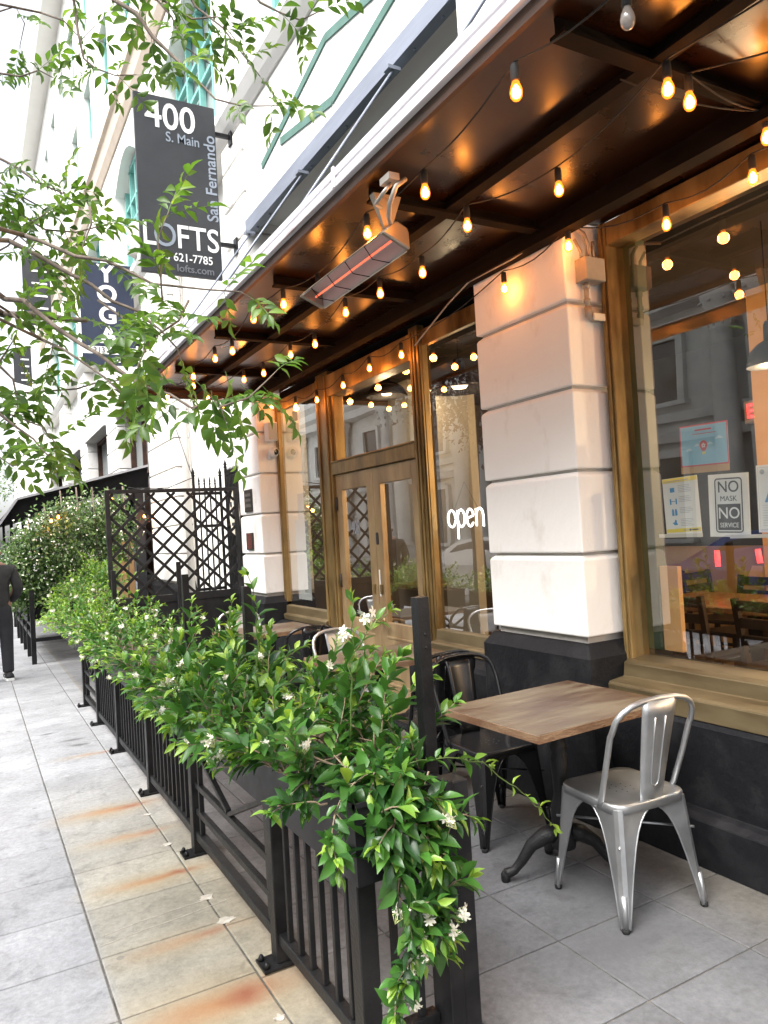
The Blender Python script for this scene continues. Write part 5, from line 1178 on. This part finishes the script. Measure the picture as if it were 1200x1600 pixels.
for x, y in ((.75,13.1),(.75,17),(.75,21),(.75,25)): MB().box(x-.03,y-.03,0,x+.03,y+.03,2.34).build('post', 'blackiron', aw)
t = thing('string_light', 'few warm bulbs glowing inside the vine under the far awning', 'string lights', (1.4,11.3,2.0), group='bulb strings under the far awning')
for (u, v) in ((80,812),(91,806),(172,775),(175,779)):
    p = on_y(u, v, 11.25); make_bulb(t, tuple(float(q) for q in p))
pp = [tuple(on_y(u, v, 11.27)+np.array([0,0,.08])) for u, v in ((70,820),(80,812),(91,806),(130,790),(172,775),(180,770))]; MB().tube(pp, .004, 4).build('wire', 'rubber', t)
t = thing('string_light', 'two warm bulbs seen through the lattice in the far window', 'string lights', (2.3,12.9,1.9), group='bulb strings under the far awning')
for (u, v) in ((225,805),(232,811)):
    p = on_y(u, v, 12.9); make_bulb(t, tuple(float(q) for q in p))
MB().tube([tuple(on_y(u, v, 12.92)+np.array([0,0,.08])) for u, v in ((215,800),(225,805),(232,811),(240,815))], .004, 4).build('wire', 'rubber', t)
sh = thing('shopfront', 'dark timber shopfront with tall windows under the far awning', 'shopfront', (2.6,14.5,0))
MB().box(2.5,13.2,0,2.64,20,.5).box(2.5,13.2,.5,2.64,13.35,2.45).box(2.5,14.9,.5,2.64,15.1,2.45).box(2.5,17.2,.5,2.64,17.4,2.45).build('frame', 'ink', sh); MB().box(2.56,13.35,.5,2.57,19.9,2.4).build('pane', 'darkglass', sh)
MB().box(2.22,13.3,.6,2.46,13.9,1.75).build('cabinet', 'tan', sh, bevel=.01)
# ================================================================== PERSON
def skin_mesh(name, verts, edges, radii, m, parent, sub=2, world=True):
    me = bpy.data.meshes.new(name); me.from_pydata(verts, edges, []); me.update(); me.materials.append(MT[m])
    o = bpy.data.objects.new(name, me); COL.objects.link(o); o.parent = parent
    sk = o.modifiers.new('skin', 'SKIN'); sk.use_smooth_shade = True
    for i, r in enumerate(radii):
        d = me.skin_vertices[0].data[i]; d.radius = (r, r) if not isinstance(r, tuple) else r; d.use_root = (i == 0)
    s = o.modifiers.new('sub', 'SUBSURF'); s.levels = sub; s.render_levels = sub
    return o
pn = thing('person', 'person in black jacket and black trousers standing at the left edge, back turned', 'person', (.235, 10.1, 0), math.radians(8)); pn.scale = (1.04,1.04,1.04)
# local coordinates, facing +y (away from the camera), head bent forward
sk = [(0,0,.90),(0,0,1.05),(0,.0,1.22),(0,.0,1.30),(0,.03,1.37),(0,.06,1.44),(0,.075,1.50)]
V = list(sk); Ed = [(i,i+1) for i in range(6)]; Rr = [(.13,.10),(.125,.095),(.14,.10),(.10,.08),(.052,.052),(.075,.088),(.068,.08)]
def chain(pts, rs_, root):
    s = len(V); V.extend(pts); Rr.extend(rs_)
    Ed.append((root, s)); Ed.extend((s+i, s+i+1) for i in range(len(pts)-1)); return s+len(pts)-1
for sx in (-1, 1):
    chain([(sx*.10,0,.84),(sx*.105,.01,.50),(sx*.105,-.01,.10),(sx*.11,.06,.05),(sx*.115,.13,.035)], [.085,.058,.038,.038,.03], 0)
    hnd = chain([(sx*.17,-.01,1.28),(sx*.225,-.03,1.06),(sx*.17,.12,.90),(sx*.15,.16,.86)], [.055,.045,.032,.026], 3)
    for k, (dx_, l) in enumerate(((-.030,.062),(-.010,.072),(.010,.070),(.028,.055))):
        chain([(sx*.15+dx_*.8,.20,.835),(sx*.15+dx_,.20+l*.35,.81),(sx*.15+dx_,.195+l*.55,.785)], [.0095,.009,.008], hnd)
    chain([(sx*.12,.175,.84),(sx*.11,.19,.815)], [.011,.009], hnd)
skin_mesh('body', V, Ed, Rr, 'skin', pn)
mb = MB(); mb.lathe([(.001,-.02),(.012,-.01),(.014,0),(.006,.02),(.001,.03)], (0,.165,1.47), 8); mb.build('nose', 'skin', pn, world=False)
for sx in (-1,1): MB().lathe([(.004,-.025),(.014,-.015),(.018,.005),(.012,.022),(.003,.028)], (sx*.078,.065,1.475), 8).build('ear', 'skin', pn, world=False)
V = []; Ed = []; Rr = []
V.extend([(0,-.0,.76),(0,-.005,1.0),(0,0,1.14),(0,0,1.27),(0,.015,1.33),(0,.02,1.36)]); Ed.extend([(i,i+1) for i in range(5)]); Rr.extend([(.178,.135),(.165,.125),(.172,.13),(.15,.11),(.085,.08),(.07,.07)])
for sx in (-1,1): chain([(sx*.185,-.01,1.275),(sx*.245,-.04,1.06),(sx*.23,.02,.98),(sx*.18,.11,.91)], [.072,.064,.056,.048], 3)
skin_mesh('jacket', V, Ed, Rr, 'jacket', pn)
V = [(0,0,.98),(0,0,.84)]; Ed = [(0,1)]; Rr = [(.15,.12),(.15,.12)]
for sx in (-1,1): chain([(sx*.095,0,.72),(sx*.105,.015,.48),(sx*.105,-.01,.12),(sx*.105,-.01,.085)], [.098,.078,.066,.066], 1)
skin_mesh('trousers', V, Ed, Rr, 'trousers', pn)
for sx in (-1,1):
    pr = [(-.04,-.10),(.04,-.10),(.046,-.02),(.048,.08),(.038,.15),(0,.175),(-.038,.15),(-.048,.08),(-.046,-.02)]
    s_ = MB().prism([(sx*.11+a,c) for a, c in pr], 'z', 0, .035).build('shoe', 'shoewhite', pn, world=False, bevel=.006)
    mb = MB(); lv = [(.036,1.0,0),(.065,.93,-.005),(.082,.7,-.03),(.095,.5,-.055)]; Vv = []
    for z, s2, oy in lv: Vv += [(sx*.11+a*s2, c*s2+oy, z) for a, c in pr]
    fs = [tuple(range(9)), tuple(range(27,36))]+[(r*9+k, r*9+(k+1)%9, (r+1)*9+(k+1)%9, (r+1)*9+k) for r in range(3) for k in range(9)]
    mb.add(Vv, fs, 0, True); mb.build('shoe_upper', 'shoeblack', s_, world=False); 
    MB().box(sx*.11-.02,.07,.083,sx*.11+.02,.075,.087).box(sx*.11-.047,.0,.045,sx*.11+.047,.02,.062).build('shoe_stripe', 'shoewhite', s_, world=False)
# ================================================================== STREET TREE (crown reaching in from the kerb)
def P3(u, v, dep):
    r = ray(u, v); return np.array([0,0,H])+r/F*dep
tr = thing('street_tree', 'leafy street tree whose thin branches reach in from the left', 'tree', (-1.25,2.6,0))
mb = MB(); mb.tube([(-1.25,2.6,-.02),(-1.24,2.62,.6),(-1.2,2.6,1.4),(-1.22,2.64,2.3),(-1.1,2.7,3.2),(-1.15,2.8,4.4),(-1.1,2.8,5.4)], [.13,.10,.09,.085,.075,.05,.02], 12); mb.build('trunk', 'bark', tr)
BR = [ # (pixel polyline, depth start, depth end, r0, r1, leaf spacing, leaflet length)
 ([(16,380),(56,400),(100,426),(140,448),(180,470),(212,488),(250,500)],2.4,2.3,.008,.004,.16,.055),
 ([(40,370),(68,380),(120,396),(170,410),(210,422),(240,434),(277,446),(322,457),(375,455),(395,460)],2.3,2.0,.007,.0015,.17,.05),
 ([(0,460),(36,474),(60,486),(90,508),(124,532),(156,556),(184,578),(225,602),(262,622),(300,635),(345,630)],2.2,1.9,.008,.003,.12,.055),
 ([(0,486),(56,492),(100,499),(136,500)],2.5,2.4,.012,.008,.3,.05),
 ([(68,528),(100,550),(128,568),(160,590),(200,625)],2.4,2.1,.005,.002,.13,.055),
 ([(12,618),(66,612),(120,602),(152,597),(200,590)],2.6,2.4,.004,.002,.2,.055),
 ([(114,-30),(116,0),(120,50),(130,92),(145,108),(180,118),(216,121)],2.9,2.8,.007,.0015,.10,.055),
 ([(160,-40),(180,0),(210,22),(240,56),(270,90),(300,120),(337,150),(375,165),(435,169)],2.5,2.3,.009,.0015,.085,.055),
 ([(0,115),(35,117),(60,110),(85,125)],3.2,3.1,.005,.002,.10,.055),
 ([(280,-30),(310,10),(345,40),(380,85),(405,120)],2.6,2.5,.005,.0015,.10,.055),
 ([(380,-25),(410,0),(440,18),(470,30),(505,15)],2.5,2.4,.005,.0015,.11,.055),
 ([(-20,240),(20,262),(60,285),(100,305),(130,330)],3.0,2.8,.006,.002,.075,.055),
 ([(-20,330),(30,340),(70,360),(120,365),(170,350)],2.9,2.7,.006,.002,.085,.055),
 ([(142,320),(140,350),(132,385),(128,400)],2.4,2.3,.004,.0015,.08,.05),
 ([(255,470),(252,400),(248,370),(262,330)],2.1,2.1,.003,.0012,.08,.055),
 ([(-10,645),(25,665),(50,685),(70,705),(85,720)],2.3,2.2,.005,.0015,.075,.055),
 ([(-10,560),(20,590),(30,620),(25,650)],2.5,2.4,.005,.0015,.10,.055),
 ([(300,635),(330,625),(342,640),(348,665)],1.85,1.8,.003,.001,.12,.055),
 ([(345,630),(390,612),(425,590),(440,578)],1.75,1.9,.003,.001,.30,.05),
 ([(300,470),(280,500),(240,530),(220,570),(215,610)],2.2,2.0,.004,.0015,.07,.055),
 ([(212,488),(250,520),(280,545),(290,570)],2.2,2.1,.004,.0015,.07,.055),
 ([(60,20),(100,30),(130,60),(150,40)],2.9,2.9,.004,.0015,.09,.055),
 ([(230,-20),(260,10),(300,30),(340,25),(370,60)],2.6,2.5,.005,.0015,.08,.055),
 ([(-10,20),(20,10),(40,40),(30,70)],3.4,3.4,.004,.0015,.09,.055),
 ([(-10,700),(20,730),(40,725)],2.6,2.5,.003,.0015,.09,.055),
 ([(20,490),(50,520),(80,540),(70,580)],2.4,2.4,.004,.0015,.08,.055),
 ([(-15,280),(20,300),(60,320),(95,345),(110,380)],2.8,2.6,.004,.0015,.05,.055),
 ([(-15,300),(10,330),(30,370),(60,400),(75,430)],2.8,2.6,.004,.0015,.05,.055),
 ([(-15,400),(10,390),(40,350),(80,330)],2.7,2.6,.004,.0015,.06,.055),
 ([(-15,600),(0,570),(20,540),(40,560)],2.5,2.5,.004,.0015,.07,.055),
 ([(150,470),(190,500),(200,540),(190,575)],2.3,2.2,.004,.0015,.06,.055),
 ([(240,0),(270,30),(290,70),(330,100)],2.6,2.5,.004,.0015,.06,.055),
 ([(-15,640),(30,650),(60,665),(85,690)],2.4,2.3,.004,.0015,.06,.055),
]
acc = newacc(); rs = np.random.default_rng(101); bm_ = MB(); rach = MB(); anchors = []
def pinnate(p, d, n_pairs, ll):
    """compound leaf: rachis with opposite leaflets"""
    cc = RC.T @ (np.array(p)-np.array([0,0,H])); uu, vv = CX+F*cc[0]/cc[2], CY+F*cc[1]/cc[2]
    if cc[2] > 0 and 205 < uu < 335 and 125 < vv < 235: return
    L = n_pairs*ll*.62; g = np.array([0,0,-1.]); q = [p]; dd = d.copy(); k_ = 6
    for k in range(k_): dd = nrm(dd+g*.05); q.append(q[-1]+dd*L/k_)
    rach.tube([tuple(a) for a in q], [.0011]*7, 3, 0, False)
    side0 = nrm(np.cross(dd, g+rs.normal(size=3)*.5)); nn = nrm(np.cross(side0, dd)); 
    if nn[2] < 0: nn = -nn
    for i in range(n_pairs):
        f = (i+.7)/n_pairs; idx = f*k_; a = int(min(idx, k_-1)); pos = q[a]*(1-(idx-a))+q[a+1]*(idx-a)
        for s in (-1, 1):
            D = nrm(side0*s+dd*.6+g*.04+rs.normal(size=3)*.2); l = ll*rs.uniform(.8,1.15)*(1-.2*abs(f-.5))
            acc['P'].append(pos+D*.002); acc['D'].append(D); acc['N'].append(nrm(nn+rs.normal(size=3)*.25)); acc['L'].append(l); acc['W'].append(l*rs.uniform(.42,.52)); acc['T'].append(np.clip(rs.normal(.5,.2),0,1))
    acc['P'].append(q[-1]); acc['D'].append(nrm(dd+rs.normal(size=3)*.2)); acc['N'].append(nn); acc['L'].append(ll); acc['W'].append(ll*.4); acc['T'].append(.55)
for (pl, d0, d1, r0, r1, sp_, ll) in BR:
    pts = [P3(u, v, d0+(d1-d0)*i/(len(pl)-1)) for i, (u, v) in enumerate(pl)]
    pts = [p+rs.normal(size=3)*.006 for p in pts]
    bm_.tube([tuple(p) for p in pts], [r0+(r1-r0)*i/(len(pts)-1) for i in range(len(pts))], 7)
    anchors.append((pts[0], r0))
    cum = 0; nxt = sp_*rs.random()
    for a, b_ in zip(pts, pts[1:]):
        sl = np.linalg.norm(b_-a)
        while nxt < cum+sl:
            p = a+(b_-a)*(nxt-cum)/sl; d = nrm(b_-a)
            for q in range(2 if rs.random() < .55 else 1):
                dd = nrm(d*.6+rs.normal(size=3)*.8+np.array([0,0,-.05])); pinnate(p, dd, int(rs.integers(2,6)), ll*.94)
            nxt += sp_*1.3*rs.uniform(.7,1.3)
        cum += sl
    pinnate(pts[-1], nrm(pts[-1]-pts[-2]), 4, ll*.9)
# special near drooping sprays
for (u, v, dp, du, n_, l_) in ((225,560,1.9,(0,-.2,-.9),3,.06),(300,590,1.8,(.6,0,-.5),3,.06),(352,580,1.75,(.3,.2,-.8),4,.058),(225,545,1.85,(-.2,.2,-.8),3,.06),(262,575,1.75,(-.3,0,-.8),3,.062),(388,458,1.95,(.6,.2,-.4),3,.05),(330,610,1.8,(.1,.1,-1),3,.052),(375,600,1.85,(.6,.1,-.5),3,.05)):
    pinnate(P3(u, v, dp), nrm(du), n_, l_)
# limbs joining twigs to the trunk
NODES = [(-.45,2.0,1.75),(-.5,1.9,2.15),(-.5,2.2,2.5),(-.48,2.1,2.95),(-.5,2.5,3.4)]
for k, (p, r0) in enumerate(anchors):
    if k in (13,14,17,18,19,20,30): continue
    node = min(NODES, key=lambda q: np.linalg.norm(np.array(q)-p)); node = np.array(node); q1 = node*.6+p*.4+rs.normal(size=3)*.05+np.array([0,0,.06]); q2 = node*.25+p*.75+rs.normal(size=3)*.03
    bm_.tube([tuple(node), tuple(q1), tuple(q2), tuple(p)], [max(.009,r0*1.3), max(.007,r0*1.15), max(.005,r0), r0], 6)
    for q in range(7):
        f = rs.random(); s_ = node*(1-f)+p*f
        if s_[0] < -.12: pinnate(s_+rs.normal(size=3)*.05, nrm(rs.normal(size=3)), 4, .055)
for nd in NODES:
    z0 = nd[2]-.35; bm_.tube([(-1.19,2.65,z0), (-.95,2.6+(nd[1]-2.6)*.3,z0+.2), (-.75,2.6+(nd[1]-2.6)*.7,nd[2]-.04), nd], [.035,.026,.019,.012], 8)
# rest of the crown outside the frame, above the kerb
for k in range(520):
    a = rs.normal(size=3)*[.55,1.0,.75]+np.array([-1.35,2.9,4.4])
    if a[0] > -.35: a[0] = -.35-rs.random()*.5
    pinnate(a, nrm(rs.normal(size=3)+np.array([0,0,-.3])), 4, .06)
bm_.add(rach.v, rach.f, 1, True); bm_.build('branch', ['bark', 'greenstem'], tr)
flush(acc, 'foliage', 'treeleaf', tr)
def far_tree(label, x, y, h, r, m, seed, n_=420, group=None, name='street_tree'):
    rs = np.random.default_rng(seed); t = thing(name, label, 'tree', (x,y,0), group=group)
    mb = MB(); mb.tube([(x,y,-.02),(x+.05,y,h*.3),(x-.04,y,h*.6),(x,y,h*.9)], [.12,.09,.07,.03], 8)
    for k in range(7):
        a = rs.uniform(0,2*PI); mb.tube([(x,y,h*.45+.1*k),(x+r*.4*math.cos(a),y+r*.4*math.sin(a),h*.6+.12*k),(x+r*.8*math.cos(a),y+r*.8*math.sin(a),h*.72+.1*k)], [.04,.025,.01], 6)
    mb.build('trunk', 'bark', t); ac = newacc()
    for k in range(n_):
        v = rs.normal(size=3); v = v/np.linalg.norm(v)*rs.random()**.4; c = np.array([x,y,h*.75])+v*[r,r,h*.27]
        for q in range(14):
            p = c+rs.normal(size=3)*.12; ac['P'].append(p); ac['D'].append(nrm(rs.normal(size=3)+np.array([0,0,-.3]))); ac['N'].append(nrm(rs.normal(size=3)+np.array([0,0,.8]))); L = rs.uniform(.06,.11)
            ac['L'].append(L); ac['W'].append(L*.5); ac['T'].append(np.clip(rs.normal(.5,.22),0,1))
    flush(ac, 'foliage', m, t, True); return t
far_tree('dark plum leaved street tree at the far left edge', -1.05, 9.5, 5.6, 1.25, 'purpleleaf', 5)
far_tree('pale green street tree far down the kerb at the left edge', -.6, 27, 5.2, 2.0, 'treeleaf', 6, 380)
# purple banner far away
mb = MB(); mb.prism([(.30,5.4),(.95,5.1),(1.0,6.3),(.6,6.5)], 'y', 30, 30.04); mb.box(.27,29.99,0,.33,30.05,6.9)
ctx(at_base(mb.build('street_banner', 'purplecloth')), 'small purple banner on a pole far down the street', 'banner')
# ================================================================== OPPOSITE SIDE (seen in the glass) + cars
ob = thing('opposite_building', 'grey limestone building with paired columns, seen only as reflection in the windows', 'building', (-14.5, 12, 0))
MB().box(-26,-25,-.2,-15.0,60,12.8).build('wall', 'stone', ob)
mb = MB(); mb.prism([(-15.0,8.3),(-14.1,8.3),(-14.0,8.7),(-13.7,8.9),(-13.7,9.3),(-13.4,9.6),(-13.4,9.9),(-15.0,9.9)], 'y', -25, 60); mb.prism([(-15,3.9),(-14.7,3.9),(-14.6,4.2),(-15,4.3)],'y',-25,60); mb.prism([(-15,4.6),(-14.75,4.6),(-14.7,4.9),(-15,5.0)],'y',-25,60); mb.build('entablature', 'stone', ob)
for k in range(11):
    y = -21.6+7.0*k
    for dy in (0, 1.25):
        mb = MB(); c = (-14.45, y+dy, 0)
        mb.box(-15.0,y+dy-.55,-.1,-13.95,y+dy+.55,.6); mb.lathe([(.50,.6),(.52,.75),(.42,.85),(.40,1.0),(.40,4),(.36,7.1),(.40,7.15),(.36,7.2),(.40,7.5),(.46,7.8),(.60,8.1),(.62,8.3)], c, 18)
        for q in range(8):
            a = 2*PI*q/8
            for z, r in ((7.35,.42),(7.7,.48),(8.0,.58)): mb.tube([(c[0]+.34*math.cos(a),c[1]+.34*math.sin(a),z-.15),(c[0]+r*math.cos(a),c[1]+r*math.sin(a),z+.05),(c[0]+(r+.08)*math.cos(a),c[1]+(r+.08)*math.sin(a),z-.03)], .05, 5)
        mb.build('column', 'stone', ob)
    for (z0, z1) in ((5.5,7.4),(.9,3.4)):
        wmb = MB(); yc = y+4.1; mb = MB()
        mb.box(-15.0,yc-1.05,z0-.2,-14.8,yc-.8,z1+.2); mb.box(-15.0,yc+.8,z0-.2,-14.8,yc+1.05,z1+.2); mb.box(-15.0,yc-.8,z1,-14.8,yc+.8,z1+.25); mb.box(-15.0,yc-1.15,z0-.35,-14.7,yc+1.15,z0-.2)
        o = mb.build('window', 'stone', ob); MB().box(-14.99,yc-.8,z0-.2,-14.95,yc+.8,z1).build('pane', 'darkglass', o)
def car(loc, rz, paint, label):
    t = thing('parked_car', label, 'car', loc, rz, 'cars parked along the kerb')
    prof = [(-2.15,.35),(-2.2,.62),(-2.05,.88),(-1.75,.95),(-1.25,1.0),(-.65,1.42),(.2,1.46),(.95,1.36),(1.55,1.02),(2.05,.95),(2.15,.70),(2.12,.35)]
    rg = []; 
    for x, s in ((-.86,.80),(-.88,.98),(-.5,1.0),(.5,1.0),(.88,.98),(.86,.80)): rg.append((x, s))
    mb = MB(); V = []; n_ = len(prof)
    for x, s in ((-.90,0),(-.88,1),(.88,1),(.90,0)):
        for (y, z) in prof:
            inw = 0.16*max(0, (z-.95)/.5) if s == 1 else 0
            zz = z if s == 1 else min(z, .93)
            yy = y*(.99 if s == 0 else 1); xx = x-math.copysign(inw, x); V.append((xx, yy, zz))
    fs = [tuple(range(n_)), tuple(range(3*n_, 4*n_))]
    for r in range(3):
        for k in range(n_): fs.append((r*n_+k, r*n_+(k+1) % n_, (r+1)*n_+(k+1) % n_, (r+1)*n_+k))
    mb.add(V, fs, 0, False); mb.build('body', paint, t, world=False, bevel=.04, seg=3)
    mb = MB(); mb.add([(-.745,-1.15,1.05),(-.745,.95,1.05),(-.735,.85,1.30),(-.70,.2,1.40),(-.715,-.62,1.36)], [(0,1,2,3,4)]); mb.add([(.885-.13,-1.15,1.05),(.755,1.2,1.05),(.745,.85,1.30),(.72,.2,1.40),(.735,-.62,1.36)], [(0,1,2,3,4)])
    for v in range(len(mb.v)): x, y, z = mb.v[v]; mb.v[v] = (math.copysign(.868-.16*max(0,(z-.95)/.5)+.018, x), y, z)
    mb.build('window', 'darkglass', t, world=False)
    MB().add([(-.72,-1.27,1.02),(.72,-1.27,1.02),(.62,-.70,1.41),(-.62,-.70,1.41)], [(0,1,2,3)]).add([(-.70,1.53,1.07),(.70,1.53,1.07),(.62,1.0,1.37),(-.62,1.0,1.37)], [(0,1,2,3)]).build('windscreen', 'darkglass', t, world=False)
    for sx in (-1,1):
        for y in (-1.35,1.3):
            wv = MB().lathe([(.22,-.10),(.33,-.10),(.34,-.05),(.34,.05),(.33,.10),(.22,.10)], (sx*.80,y,.34), 22, axis='x').build('tyre', 'tyre', t, world=False)
            MB().lathe([(.001,-.112),(.06,-.112),(.20,-.104),(.215,.0),(.20,.104),(.06,.112),(.001,.112)], (sx*.80,y,.34), 18, axis='x').build('rim', 'rim', wv, world=False)
        MB().box(sx*.55,-2.215,.62,sx*.84,-2.14,.78).build('headlight', 'plastic_white', t, world=False, bevel=.01); MB().box(sx*.55,2.09,.68,sx*.84,2.16,.86).build('tail_light', 'tail', t, world=False, bevel=.01)
    return t
car((-3.3,5.4,-.155), 0, 'carblue', 'blue parked car at the kerb, reflected in the entrance glass'); car((-3.3,11.4,-.155), 0, 'carwhite', 'white parked car beyond the blue one at the kerb'); car((-3.3,-.6,-.155), 0, 'carwhite', 'white parked car nearest the camera at the kerb')
